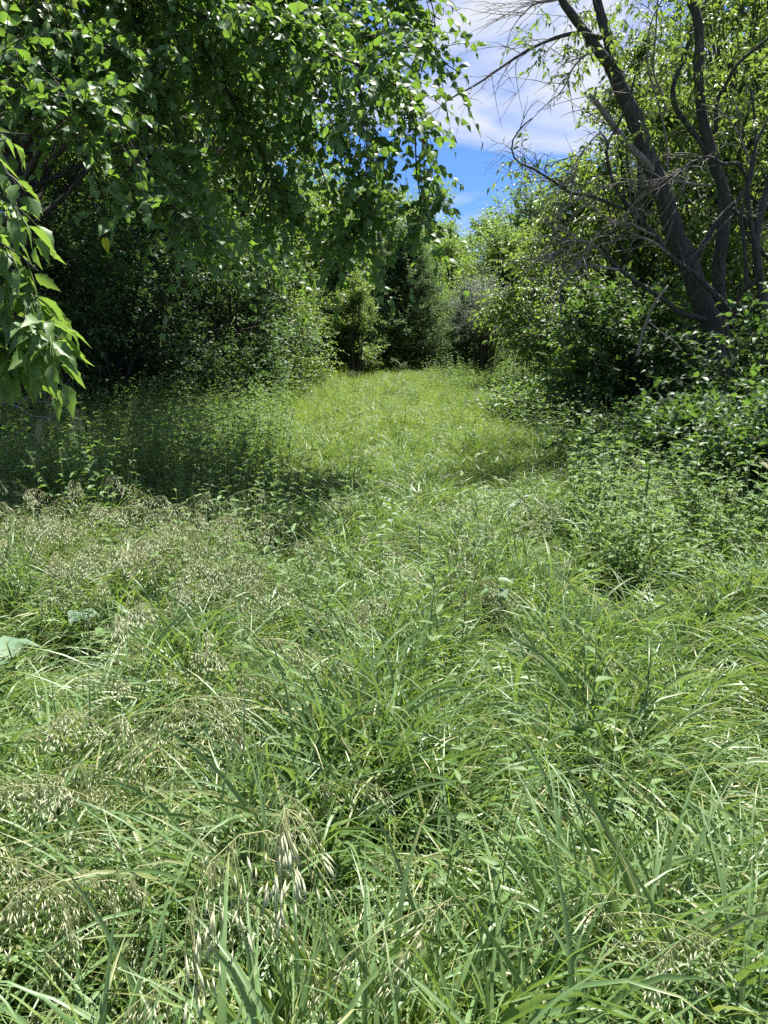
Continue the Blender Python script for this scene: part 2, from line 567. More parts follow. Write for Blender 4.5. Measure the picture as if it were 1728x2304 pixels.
# --- wood behind the meadow: deciduous trees in three builds
PROTO = []
G_BACK = "trees of the wood closing the far end of the meadow"
specs = [
    (9.0, 2.9, .6, 50, 34, 10, .15, .62, 'rounded pale green'),
    (11.5, 3.2, .9, 58, 34, 10, .15, .6, 'tall mid green'),
    (7.0, 2.5, .1, 44, 34, 10, .14, .6, 'low bushy'),
]
back = [  # proto, source x, distance, scale, rotation, label
    (0, 700, 36, .95, .3, "rounded pale green tree behind the smaller cedar at the far end of the meadow"),
    (1, 590, 33, 1.0, 1.1, "tall mid green tree rising behind the lit shrubs left of the small cedar"),
    (0, 860, 39, .98, 2.0, "rounded green tree rising directly behind the tall cedar"),
    (2, 1010, 35, .84, 2.2, "low bushy tree just right of the tall cedar, below the sky gap"),
    (2, 1130, 30, .8, 4.0, "low bushy tree behind the silvery bush"),
    (0, 1090, 39, .8, 5.0, "rounded pale tree whose top meets the sky at the foot of the blue gap"),
    (0, 1410, 27, .8, .9, "rounded green tree behind the dead twigs, right of the silvery bush"),
    (1, 945, 47, .97, .2, "dark distant tree whose top stands out against the blue sky"),
    (1, 1500, 24, .95, 2.8, "tall tree seen through the leaning forked trunk"),
    (1, 1640, 22, 1.05, 3.6, "tall tree filling the gap right of the forked trunk"),
    (1, 430, 27, 1.05, 5.1, "tall tree hidden behind the drooping heart-shaped leaves"),
    (1, 780, 44, .95, 4.2, "far tree in the back row left of the tall cedar"),
    (0, 1200, 46, 1.0, 1.7, "far tree in the back row above the silvery bush"),
]
for i, s in enumerate(specs):
    tb, cb, _ = tree_mesh(s[0], s[1], s[2], s[3], s[4], s[5], s[6], s[7], LEAF_FAR, .14 + .02 * i, M_MID, M_BARK_D, .75, .25, .2, .30)
    PROTO.append((tb, cb))
first = {}
for pi, sx, y, sc, rz, lab in back:
    p = at(sx, 780, y)
    loc = gl(p[0], y)
    if pi not in first:
        t = tree_thing("deciduous_tree", lab, "tree", loc, PROTO[pi][0], PROTO[pi][1], M_BARK_D, M_MID, G_BACK, rz)
        t.scale = (sc, sc, sc)
        first[pi] = t
    else:
        copy_tree(first[pi], loc, rz, sc, lab)
for k, (x, y, pi) in enumerate([(-14, 34, 1), (-9, 40, 0), (-20, 26, 1), (14, 34, 1), (18, 27, 1), (15, 50, 1), (-3, 54, 1), (4, 56, 0), (20, 44, 1), (-18, 48, 0), (9.5, 24, 2), (12.5, 21, 2), (8.5, 30, 2), (6.2, 33, 2), (11.5, 28, 0), (15, 24, 2), (-9, 24, 2), (-11.5, 22, 2), (-8, 29, 2), (-14, 25, 2), (-5.5, 33, 2), (-16, 21, 0)]):
    copy_tree(first[pi], gl(x, y), k * 1.3, 1.1, "tree of the deep wood, mostly hidden behind the back row of trees", "trees deep in the wood")


# --- red cedars
def cedar(h, r, n_br):
    tb = Buf()
    tc_, tr_ = bark_tube(tb, [(0, 0, -.1), (.03, 0, h * .5), (0, .02, h * .98)], .10, .012, 20, 8, .004, .3)
    cb = Buf()
    zf = rng.uniform(.10, .98, n_br)
    az = rng.uniform(0, 2 * np.pi, n_br)
    ln = r * (1.05 - zf) ** .95 * rng.uniform(.6, 1.15, n_br) + .12
    rise = rng.uniform(.1, .55, n_br)
    k = 8
    t = np.linspace(0, 1, k)[None, :]
    C = np.stack([np.cos(az)[:, None] * ln[:, None] * t, np.sin(az)[:, None] * ln[:, None] * t,
                  (zf * h)[:, None] + ln[:, None] * (rise[:, None] * t - .25 * t ** 2 + .12 * t ** 3)], -1)
    tubes(tb, C, np.linspace(.014, .003, k)[None].repeat(n_br, 0), 4)
    # feathery spray needles
    per = 26
    tt = rng.uniform(.18, 1, (n_br, per))
    idx = tt * (k - 1)
    i0 = np.clip(idx.astype(int), 0, k - 2)
    fr = (idx - i0)[..., None]
    P = np.take_along_axis(C, i0[..., None].repeat(3, -1), 1) * (1 - fr) + np.take_along_axis(C, (i0 + 1)[..., None].repeat(3, -1), 1) * fr
    rad = np.stack([np.cos(az), np.sin(az), 0 * az], -1)[:, None]
    D = nz(rad * .8 + rng.normal(size=P.shape) * .55 + UP * .12)
    P = P.reshape(-1, 3); D = D.reshape(-1, 3)
    sub = 9
    off = np.linspace(0, .22, sub)
    PP = (P[:, None] + D[:, None] * off[None, :, None]).reshape(-1, 3)
    DD = nz(np.repeat(D, sub, 0) + rng.normal(size=PP.shape) * .6)
    n = len(PP)
    tn = np.repeat(rng.uniform(.1, .8, n_br), per * sub) + rng.normal(size=n) * .15
    put_leaves(cb, PP, DD, rng.normal(size=PP.shape) + UP, rng.uniform(.05, .10, n), rng.uniform(.016, .032, n), LEAF_FAR, tn)
    return tb, cb


tb, cb = cedar(5.0, 2.5, 420)
p = at(910, 780, 26)
tree_thing("cedar_tree", "tall feathery olive green cedar standing at the far end of the meadow", "cedar tree", gl(p[0], 26), tb, cb, M_BARK, M_CEDAR, crown_name='foliage')
tb, cb = cedar(3.9, 1.5, 220)
p = at(772, 780, 24.5)
tree_thing("cedar_tree", "smaller feathery cedar left of the tall one, half hidden by lit bushes", "cedar tree", gl(p[0], 24.5), tb, cb, M_BARK, M_CEDAR, crown_name='foliage')
tb, cb = cedar(2.6, 1.6, 180)
p = at(1060, 780, 25)
tree_thing("cedar_tree", "low dark cedar in the shade under the silvery bush", "cedar tree", gl(p[0], 25), tb, cb, M_BARK, M_CEDAR, crown_name='foliage')


# --- generic shrub
def shrub(name, label, loc, h, r, mat, leafL, ratio, n_clump, n_spray, n_leaf, template, spray_len=.45, n_stem=7, group=None,
          single=0, bark=None, droop=.25, hang=.15, flat=1.2, cat="shrub", z0=.12, clump=.3, top=.55):
    bark = bark or M_BARK_D
    tb = Buf()
    cen = []
    tries = 0
    while len(cen) < n_clump and tries < 20000:
        tries += 1
        d = rnd_unit(1)[0]
        rr = rng.uniform(.2, 1) ** .45
        pz = z0 + (d[2] * rr * .5 + .5) * (1 - z0)
        w = r * (1 - top * max(0, pz - .45) ** 1.3)
        q = np.array([d[0] * rr * w, d[1] * rr * w, pz * h * .95])
        if all(np.linalg.norm((q - c) / (clump * r)) > .6 for c in cen):
            cen.append(q)
    cen = np.array(cen); nC = len(cen)
    st = rng.uniform(-1, 1, (nC, 3)) * np.array([.25 * r, .25 * r, 0])
    C = np.stack([smooth_line([s, s * .6 + c * .4 + np.array([0, 0, .15 * h]), c], 7) for s, c in zip(st, cen)])
    tubes(tb, C, np.linspace(.02 * h / 2 + .004, .004, 7)[None].repeat(nC, 0), 5)
    reps = rng.poisson(n_spray, nC) + 2
    ci = np.repeat(np.arange(nC), reps); m = len(ci)
    rad = clump * r * rng.uniform(.7, 1.25, nC)
    off = rnd_unit(m) * (rng.uniform(0, 1, m) ** .6)[:, None] * rad[ci][:, None]
    P0 = cen[ci] + off
    outw = nz(cen[ci] - np.array([0, 0, h * .3]))
    dirs = outw * .6 + nz(off + 1e-6) * .6 + UP * .25 + rng.normal(size=(m, 3)) * .4
    A, D, Nn, L, W, TC = sprays(P0 - nz(dirs) * spray_len * .4, dirs, spray_len * rng.uniform(.6, 1.25, m), n_leaf, leafL, ratio, droop, hang, flat)
    A[:, 2] = np.maximum(A[:, 2], .05)
    tint = np.repeat(rng.uniform(.05, .8, nC)[ci], n_leaf) + rng.normal(size=len(A)) * .18
    tint[rng.random(len(A)) < .006] = 1.4
    t = thing(name, label, cat, loc, group)
    link('stem', tb.build('stem', [bark]), t)
    keep = np.ones(len(A), bool)
    if single:
        keep = pick_leaves(t, A, D, Nn, L, W, np.array(loc), single, mat)
    cb = Buf()
    T = template if isinstance(template, list) else [template]
    which = rng.integers(0, len(T), len(A))
    for q in range(len(T)):
        s = keep & (which == q)
        put_leaves(cb, A[s], D[s], Nn[s], L[s], W[s], T[q], tint[s])
    tubes(cb, TC, np.linspace(.005, .0015, 5)[None].repeat(len(TC), 0), 3, .4, 1)
    link('foliage', cb.build('foliage', [mat, bark]), t, kind='stuff' if single else None)
    return t


_leaf_mesh = {}


def leaf_meshes(mat, kind):
    key = (mat.name, kind)
    if key not in _leaf_mesh:
        L = []
        for T in (HEARTS if kind == 'heart' else LEAFLETS):
            for tv in (.2, .45, .7):
                b = Buf()
                put_leaves(b, np.zeros((1, 3)), np.array([[1., 0, 0]]), np.array([[0, 0, 1.]]), np.ones(1), np.ones(1), T, np.array([tv]))
                L.append(b.build('leaf', [mat]))
        _leaf_mesh[key] = L
    return _leaf_mesh[key]


def pick_leaves(parent, A, D, Nn, L, W, origin, count, mat, kind='heart'):
    """The leaves that show largest become objects of their own; returns the mask of the others."""
    Pw = A + origin
    sx, sy, dep = px_of(Pw + nz(D) * L[:, None] * .5)
    inside = (sx > 10) & (sx < 1718) & (sy > 10) & (sy < 2294) & (dep > .5)
    Dn = nz(D); Nq = nz(Nn - Dn * np.sum(Nn * Dn, -1, keepdims=True))
    view = nz(Pw - np.array([0, 0, EYE]))
    size = L * W / dep ** 2 * (.25 + np.abs(np.sum(view * Nq, -1)))
    # prefer leaves with nothing nearer in the same small patch of view
    cell = (np.clip(sx / 14, -1, 200).astype(int) * 1000 + np.clip(sy / 14, -1, 300).astype(int))
    order = np.lexsort((dep, cell))
    front = np.zeros(len(A), bool)
    c_s = cell[order]
    firstm = np.concatenate([[True], c_s[1:] != c_s[:-1]])
    front[order[firstm]] = True
    score = np.where(inside & front, size, -1)
    ids = np.argsort(-score)[:count]
    ids = ids[score[ids] > 0]
    ms = leaf_meshes(mat, kind)
    for i in ids:
        S = np.cross(Dn[i], Nq[i])
        o = bpy.data.objects.new('leaf', ms[int(rng.integers(0, len(ms)))])
        COL.objects.link(o)
        o.parent = parent
        M = Matrix(((Dn[i][0] * L[i], -S[0] * W[i], Nq[i][0] * L[i], A[i][0]),
                    (Dn[i][1] * L[i], -S[1] * W[i], Nq[i][1] * L[i], A[i][1]),
                    (Dn[i][2] * L[i], -S[2] * W[i], Nq[i][2] * L[i], A[i][2]), (0, 0, 0, 1)))
        o.matrix_basis = M
    keep = np.ones(len(A), bool)
    keep[ids] = False
    return keep


# --- left side: shaded thicket
def place(sx, y):
    return gl(float(at(sx, 780, y)[0]), y)


G_LS = "shaded shrubs under the trees along the left edge"
left_shrubs = [
    (40, 12.6, 4.0, 1.9, "dark shaded shrub behind the fallen dead branch at the left edge"),
    (210, 13.4, 4.3, 2.0, "dark shaded shrub below the dark trunks, second from the left edge"),
    (390, 14.6, 4.4, 2.0, "dark shaded shrub in the middle of the left thicket"),
    (535, 16.0, 4.0, 1.8, "shaded shrub at the right end of the left thicket beside the sunny path"),
    (330, 17.5, 5.6, 2.4, "tall shaded shrub standing behind the middle of the left thicket"),
    (120, 16.5, 5.2, 2.4, "tall shaded shrub standing deep behind the left edge of the meadow"),
    (480, 14.2, 1.6, 1.3, "low shaded shrub at the foot of the left thicket, nearest the path"),
]
for sx, y, h, r, lab in left_shrubs:
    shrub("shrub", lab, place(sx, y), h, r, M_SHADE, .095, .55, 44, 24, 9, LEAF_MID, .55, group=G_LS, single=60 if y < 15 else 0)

# --- left trees whose crowns shade the thicket and the grass before it
G_LT = "trees standing over the left thicket"
lt = [
    (-5.9, 18.5, 12, 3.4, 3.6, 0, "dark trunked tree at the far left of the thicket with its crown overhead"),
    (-7.4, 16.5, 12, 3.2, 3.8, 0, "dark trunked tree above the thicket second from the left edge"),
    (-5.2, 21.5, 12, 3.2, 2.2, 0, "tree with shaded crown behind the second dark trunk on the left"),
    (-3.9, 21.0, 10.5, 2.8, 1.6, 0, "tree whose shaded crown closes the left thicket beside the path"),
    (-6.6, 12.0, 11, 3.1, 4.0, 2.6, "leaning tree outside the left edge whose crown hangs over the shaded grass"),
    (-5.2, 14.4, 11, 3.0, 4.0, 2.4, "tree rooted in the thicket whose crown leans over the shaded grass"),
]
for x, y, h, r, z0, ln, lab in lt:
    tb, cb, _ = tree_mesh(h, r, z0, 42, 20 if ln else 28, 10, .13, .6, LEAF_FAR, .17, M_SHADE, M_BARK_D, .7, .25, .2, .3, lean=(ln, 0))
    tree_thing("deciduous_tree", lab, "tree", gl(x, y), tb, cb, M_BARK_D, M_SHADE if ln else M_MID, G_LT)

# --- sunlit bushes at the end of the left thicket
G_LIT = "sunlit bushes bordering the left side of the path"
for sx, y, h, r, mat, lab in [
    (650, 19.5, 2.8, 1.2, M_LIT, "sunlit bush left of the path with pale narrow leaf sprays"),
    (590, 17.0, 1.5, 1.0, M_LIT, "low sunlit bush spilling into the grass beside the left thicket"),
    (735, 24.0, 1.4, .9, M_MID, "low bush at the foot of the smaller cedar"),
    (800, 23.0, 3.3, .8, M_LIT, "slim bright yellow green sapling between the two cedars"),
    (880, 25.0, 1.5, .9, M_LIT, "low bright bush with upright shoots before the tall cedar"),
    (955, 25.5, 1.0, .9, M_LIT, "knee high bright bush right of the upright shoots"),
    (620, 21.0, 4.6, 1.6, M_MID, "tall green bush rising behind the sunlit bush left of the path"),
    (540, 15.0, 1.1, .9, M_MID, "leafy low bush at the dark foot of the left thicket"),
]:
    shrub("bush", lab, place(sx, y), h, r, mat, .085, .5, 30, 18, 9, LEAF_MID, .45, group=G_LIT, cat="bush")

ub = shrub("bush", "leafy bush closing the dark gap behind the cedars", gl(-2.5, 29.5), 3.2, 2.0, M_MID, .13, .55, 40, 24, 9, LEAF_FAR, .6, group="bushes under the wood behind the cedars", cat="bush")
for k, x in enumerate([-7.5, -5, 0, 2.4, 4.8, 7.2, 9.8, 12.5]):
    copy_tree(ub, gl(x, 29.5 + (k * 7 % 5) * .7), k * 1.1, 1.0 + .12 * (k % 3), "leafy bush closing the dark gap behind the cedars")

# --- silvery bush, right of the cedars
shrub("silver_bush", "silvery grey leaved bush against the dark gap right of the cedars", place(1095, 22.5), 3.5, 1.15, M_SILVER, .06, .28, 34, 30, 12,
      LEAF_FAR, .5, cat="bush", z0=.45)

# --- right hand background crown with bright leaves
tb, cb, _ = tree_mesh(7.0, 1.9, 2.3, 42, 26, 11, .12, .48, LEAF_MID, .11, M_LIT, M_BARK, .6, .35, .35, .28, lean=(-.3, 0))
tree_thing("ash_tree", "bright yellow green leaved tree behind the bare twigs, left of the forked trunk", "tree", place(1430, 15.0), tb, cb, M_BARK, M_LIT)
tb, cb, _ = tree_mesh(4.2, 1.8, .5, 40, 24, 11, .12, .5, LEAF_MID, .10, M_LIT, M_BARK, .6, .35, .3, .28, lean=(-.5, 0))
tree_thing("ash_tree", "shorter bright leaved tree reaching over the path beside the silvery bush", "tree", place(1275, 18.5), tb, cb, M_BARK, M_LIT)
tb, cb, _ = tree_mesh(10.5, 3.0, 1.6, 46, 15, 11, .13, .5, LEAF_MID, .13, M_LIT, M_BARK, .65, .35, .3, .27)
tree_thing("ash_tree", "tall bright leaved tree behind the right stem of the forked trunk", "tree", place(1600, 15.0), tb, cb, M_BARK, M_LIT)
tb, cb, _ = tree_mesh(8.5, 2.4, .6, 46, 24, 11, .12, .5, LEAF_MID, .11, M_LIT, M_BARK, .6, .35, .3, .28)
tree_thing("ash_tree", "bright leaved tree behind the slim stem at the right edge", "tree", place(1800, 12.5), tb, cb, M_BARK, M_LIT)

# --- right hand shrubs
G_RS = "round leaved shrubs massed under the forked tree"
for sx, y, h, r, n, lab in [
    (1300, 14.6, 2.3, 1.3, 100, "round leaved shrub at the left end of the right hand mass, beside the path"),
    (1385, 11.8, 2.6, 1.3, 160, "round leaved shrub in front of the low dead limb"),
    (1440, 11.4, 2.7, 1.2, 160, "round leaved shrub left of the forked trunk behind the pale leaning stick"),
    (1590, 8.8, .9, .7, 120, "low round leaved shrub in front of the forked trunk"),
    (1840, 8.4, 2.4, 1.1, 160, "tall round leaved shrub at the right edge before the slim stem"),
    (1640, 12.5, 2.6, 1.3, 60, "round leaved shrub in the shade behind the forked trunk"),
    (1200, 12.6, .75, .8, 80, "knee high leafy shrub where the path meets the right hand mass"),
    (1700, 6.9, 1.25, .75, 80, "dark leafy shrub coming down to the grass at the right edge"),
    (1580, 7.6, .95, .7, 70, "small dark shrub between the tall weeds and the forked trunk"),
    (1780, 6.0, 1.15, .65, 60, "nearest dark shrub cut by the right edge of the photo"),
    (1470, 8.9, .9, .85, 110, "waist high shrub in deep shade at the front of the right hand mass"),
]:
    shrub("shrub", lab, place(sx, y), h, r, M_DOG, rng.uniform(.07, .105), .62, 38, 12, 9, HEARTS, rng.uniform(.45, .75), group=G_RS, single=n, flat=1.3, hang=.12)


# ------------------------------------------------------------------ the forked, half dead tree on the right
def poly(pts, y0, y1=None):
    y1 = y0 if y1 is None else y1
    return [at(a, b, y0 + (y1 - y0) * i / max(1, len(pts) - 1)) for i, (a, b) in enumerate(pts)]


FK = np.array(gl(float(at(1618, 780, 10.2)[0]), 10.2))
fork = thing("forked_tree", "forked half dead tree with furrowed bark and bare arching twigs on the right", "tree", tuple(FK))


def loc_pts(pts):
    return [np.asarray(q) - FK for q in pts]


SKEL = []


def limb(name, pts, y0, y1, w0, w1, mat, k=26, sides=9, parent=fork, org=FK, label=None, lump=.05, wob=.0):
    P = [np.asarray(q) - org for q in poly(pts, y0, y1)]
    b = Buf()
    c, rad = bark_tube(b, P, w0 / 1664 * y0 / 2.35, w1 / 1664 * y1 / 2.3, k, sides, wob, 0, lump)
    link(name, b.build(name, [mat]), parent, label=label)
    SKEL.append((c, rad))
    return c, rad


stem_l = [(1624, 1095), (1621, 1000), (1616, 880), (1603, 740), (1582, 686), (1560, 623), (1544, 578), (1518, 527), (1499, 458), (1458, 354), (1426, 266), (1390, 182), (1377, 146)]
b = Buf()
P = loc_pts(poly(stem_l, 10.2, 10.0))
c, rad = one_tube(P, .17, .09, 44, 14, .003, .25)
tubes(b, c[None], rad[None], 14)
cc = np.repeat(c, 14, 0)
b.v[0] = cc + (b.v[0] - cc) * (1 + rng.normal(size=(len(cc), 1)) * .05)
link('trunk', b.build('trunk', [M_BARK]), fork)
limb('stem', [(1638, 1085), (1632, 900), (1624, 740), (1620, 686), (1617, 630), (1619, 580), (1627, 530), (1631, 480), (1626, 420), (1611, 382), (1595, 318), (1582, 270), (1572, 191), (1573, 111), (1571, 48), (1556, 0), (1548, -70), (1530, -200)], 10.5, 10.6, 42, 16, M_BARK, 44, 12)
limb('limb', [(1381, 160), (1343, 109), (1301, 52), (1265, 0), (1235, -60), (1180, -160)], 10.0, 9.6, 27, 12, M_BARK)
limb('limb', [(1384, 165), (1369, 94), (1348, 21), (1338, -30), (1330, -120), (1335, -220)], 10.0, 10.4, 27, 13, M_BARK)
limb('limb', [(1590, 345), (1575, 318), (1550, 286), (1522, 245), (1513, 204), (1529, 153), (1547, 105), (1560, 60), (1590, 0), (1600, -60)], 10.55, 10.9, 14, 8, M_BARK)
limb('broken_limb', [(1470, 385), (1448, 360), (1404, 318), (1378, 280), (1350, 242), (1325, 214)], 10.0, 9.7, 20, 11, M_BARK_L, label="pale limb broken off at its end")
limb('limb', [(1662, 745), (1630, 686), (1604, 658), (1569, 620), (1534, 597), (1505, 572), (1474, 530), (1435, 486), (1410, 460), (1388, 429), (1376, 400), (1365, 350), (1369, 321), (1391, 280), (1416, 223), (1429, 169)], 9.85, 9.6, 17, 5, M_BARK, 40)
limb('limb', [(1546, 600), (1562, 580), (1598, 524), (1626, 483), (1655, 454), (1681, 419), (1681, 400), (1658, 366)], 10.0, 10.0, 14, 9, M_BARK)
limb('limb', [(1610, 300), (1614, 229), (1636, 185), (1661, 143), (1728, 86), (1790, 30)], 10.5, 9.8, 10, 7, M_BARK)
limb('limb', [(1590, 720), (1560, 712), (1531, 705), (1496, 677), (1448, 645), (1416, 623), (1378, 591), (1359, 559)], 10.0, 9.3, 15, 7, M_BARK, 30)

dead = [
    ([(1400, 470), (1359, 452), (1324, 440), (1286, 435), (1257, 416), (1232, 400), (1200, 380), (1166, 365), (1153, 344), (1153, 318), (1171, 289), (1197, 266)], 9.6, 9.0, 9, 3),
    ([(1353, 85), (1295, 75), (1232, 92), (1176, 120), (1114, 161), (1072, 190), (1015, 221)], 9.9, 9.0, 11, 3.5),
    ([(1262, -4), (1240, 2), (1202, 10), (1169, 39)], 9.8, 9.4, 7, 3),
    ([(1658, 366), (1626, 369), (1595, 353), (1560, 363), (1518, 391), (1486, 412), (1450, 425)], 10.0, 9.4, 10, 4),
    ([(1598, 418), (1550, 413), (1500, 402), (1455, 408), (1391, 412), (1340, 430), (1290, 455)], 10.2, 9.2, 8, 3),
    ([(1391, 607), (1350, 600), (1305, 594), (1276, 562), (1240, 575), (1200, 592), (1170, 640)], 9.4, 9.0, 8, 3),
    ([(1378, 591), (1330, 548), (1280, 540), (1230, 530), (1205, 532)], 9.4, 9.0, 7, 2.5),
    ([(1474, 530), (1440, 515), (1410, 500), (1405, 486), (1425, 460), (1450, 438), (1490, 420)], 9.7, 9.5, 6, 3),
    ([(1505, 572), (1470, 545), (1420, 525), (1408, 510), (1410, 490)], 9.7, 9.3, 6, 3),
    ([(1369, 321), (1350, 300), (1320, 330), (1290, 375), (1266, 420)], 9.6, 9.2, 5, 2),
    ([(1345, 112), (1310, 130), (1285, 160), (1270, 195), (1255, 215)], 9.9, 9.5, 6, 2.5),
    ([(1350, 520), (1320, 560), (1300, 600), (1262, 650), (1262, 700)], 9.2, 8.9, 5, 2),
    ([(1500, 250), (1490, 210), (1470, 160), (1475, 80), (1480, 0), (1490, -50)], 10.4, 10.4, 6, 3),
    ([(1502, 392), (1500, 320), (1480, 230), (1458, 150), (1462, 60), (1500, -20)], 10.2, 10.0, 6, 3),
    ([(1681, 419), (1690, 380), (1660, 300), (1620, 250), (1580, 235)], 10.0, 9.6, 6, 3),
    ([(1642, 464), (1661, 480), (1687, 505), (1700, 543)], 10.2, 9.6, 12, 10),
]
twig_src = []
for pts, y0, y1, w0, w1 in dead:
    c, rad = limb('dead_branch', pts, y0, y1, w0, w1, M_DEAD if w0 < 9 else M_BARK, 22, 6, lump=.03)
    twig_src.append((c, rad))
# fine bare twigs
TC, TR = [], []
for c, rad in twig_src[:12] + SKEL[2:6] + twig_src:
    for q in range(rng.integers(6, 11)):
        i = rng.integers(4, len(c) - 1)
        tn = nz(c[min(i + 1, len(c) - 1)] - c[i - 1])
        d = nz(tn * .7 + rnd_unit(1)[0] * .75 + np.array([-.25, -.1, .05]))
        ln = rng.uniform(.25, .95)
        s = np.linspace(0, 1, 9)[:, None]
        bend = rnd_unit(1)[0] * .35 + np.array([0, 0, -.25])
        cv = c[i] + d * ln * s + bend * ln * s ** 2 + np.cumsum(rng.normal(size=(9, 3)), 0) * .008
        TC.append(cv); TR.append(np.linspace(.006, .0018, 9))
        if rng.random() < .8:
            for qq in range(rng.integers(1, 4)):
                j = rng.integers(2, 8)
                d2 = nz(d + rnd_unit(1)[0] * .9)
                l2 = ln * rng.uniform(.25, .55)
                TC.append(cv[j] + d2 * l2 * s - UP * .15 * l2 * s ** 2 + np.cumsum(rng.normal(size=(9, 3)), 0) * .005)
                TR.append(np.linspace(.004, .0012, 9))
b = Buf()
tubes(b, np.array(TC), np.array(TR), 4)
link('twigs', b.build('twigs', [M_DEAD]), fork, kind='stuff')


def twig_leaves(starts, dirs, lens, nleaf, L, ratio, tpls, mat, parent, name, single=0, droop=.35, hang=.45, flat=.7, kind='leaflet', bark=None, org=None):
    A, D, N_, Ls, W, C = sprays(starts, dirs, lens, nleaf, L, ratio, droop, hang, flat)
    tint = rng.uniform(.1, .8, len(A))
    keep = np.ones(len(A), bool)
    if single:
        keep = pick_leaves(parent, A, D, N_, Ls, W, org, single, mat, kind)
    bb = Buf()
    which = rng.integers(0, len(tpls), len(A))
    for q in range(len(tpls)):
        s_ = keep & (which == q)
        put_leaves(bb, A[s_], D[s_], N_[s_], Ls[s_], W[s_], tpls[q], tint[s_])
    tubes(bb, C, np.linspace(.004, .0015, 5)[None].repeat(len(C), 0), 3, .4, 1)
    return link(name, bb.build(name, [mat, bark or M_BARK]), parent, kind='stuff')


# its living leaves: sparse sprays along upper limbs
S0, SD = [], []
for (px, py, n, sp, y) in [(1250, 125, 14, 38, 9.7), (1350, 60, 16, 50, 10.1), (1420, 60, 18, 55, 10.4), (1300, 15, 8, 25, 9.9), (1640, 90, 60, 85, 10.8),
                           (1700, 230, 50, 80, 10.6), (1560, -40, 60, 110, 10.8), (1440, 250, 22, 50, 10.4), (1185, 365, 8, 22, 9.2), (1400, -60, 30, 90, 10.2),
                           (1540, 120, 24, 50, 11)]:
    for q in range(n):
        S0.append(at(px + rng.normal() * sp, py + rng.normal() * sp, y + rng.normal() * .5) - FK)
        SD.append(rnd_unit(1)[0] + np.array([0, -.2, -.2]))
for q in range(420):        # unseen living top of the crown, added above the limbs to shade the shrubs
    d = rnd_unit(1)[0] * rng.uniform(.3, 1) ** .5
    S0.append(np.array([5.0, 11.6, 8.6]) + d * np.array([2.3, 2.2, 1.5]) - FK)
    SD.append(d + rnd_unit(1)[0] * .6)
for q in range(260):  # second unseen crown clump, added to shade the weeds in front
    d = rnd_unit(1)[0] * rng.uniform(.3, 1) ** .5
    S0.append(np.array([4.9, 8.9, 7.6]) + d * np.array([1.9, 1.7, 1.0]) - FK)
    SD.append(d + rnd_unit(1)[0] * .6)
S0 = np.array(S0); SD = np.array(SD)
twig_leaves(S0, SD, rng.uniform(.25, .5, len(S0)), 9, .10, .45, LEAFLETS, M_LIT, fork, 'crown', single=120, org=FK)

# slim second stem at the right edge
SL = np.array(gl(float(at(1722, 780, 9.6)[0]), 9.6))
slim = thing("slim_tree", "slim bare stemmed tree at the right edge beside the forked tree", "tree", tuple(SL))
b = Buf()
P = [q - SL for q in poly([(1735, 1090), (1726, 900), (1722, 814), (1718, 700), (1706, 607), (1700, 543), (1712, 480), (1728, 420), (1750, 300)], 9.6, 9.7)]
bark_tube(b, P, .07, .04, 30, 10, .002, .2)
link('trunk', b.build('trunk', [M_BARK]), slim)
for pts in ([(1712, 620), (1690, 640), (1665, 660), (1655, 700), (1648, 760)], [(1680, 640), (1676, 560), (1668, 480), (1690, 400), (1700, 300), (1690, 200)],
            [(1703, 560), (1690, 500), (1684, 420), (1700, 330), (1735, 250)]):
    limb('branch', pts, 9.6, 9.8, 12, 5, M_BARK, 20, 7, parent=slim, org=SL)
b = Buf()

# pale dead stick leaning in the shrubs
pts = poly([(1434, 800), (1445, 750), (1462, 705), (1480, 672), (1504, 642)], 8.6, 8.5)
o0 = pts[0]
st = thing("dead_stick", "pale bare stick leaning out of the shrubs left of the forked trunk", "stick", tuple(o0))
b = Buf(); bark_tube(b, [q - o0 for q in pts], .017, .012, 14, 7, .001)
link('stick', b.build('stick', [M_DEAD]), st)
b = Buf(); bark_tube(b, [q - o0 for q in poly([(1455, 720), (1485, 745), (1520, 772), (1535, 790)], 8.55, 8.4)], .009, .005, 12, 6, .001)
link('side_twig', b.build('side_twig', [M_DEAD]), st)

# fallen dead branch at the left edge
o0 = np.array(gl(-3.1, 7.0, .35))
fb = thing("fallen_branch", "tangle of fallen grey dead branch lying in the shade at the left edge", "branch", tuple(o0))
for pts, w in [([(10, 905), (70, 930), (110, 945), (60, 985)], 6), ([(140, 925), (100, 935), (60, 955), (0, 1000)], 7), ([(150, 925), (120, 930), (85, 960), (70, 1010)], 5),
               ([(20, 880), (80, 905), (150, 900), (200, 940)], 4), ([(150, 900), (180, 950), (200, 1000)], 4), ([(0, 905), (60, 900), (120, 880), (160, 850)], 4)]:
    b = Buf()
    bark_tube(b, [q - o0 for q in poly(pts, 7.0, 6.6)], w / 1664 * 7 / 3.4, w / 1664 * 7 / 8, 16, 6, .010)
    link('branch', b.build('branch', [M_DEAD]), fb)


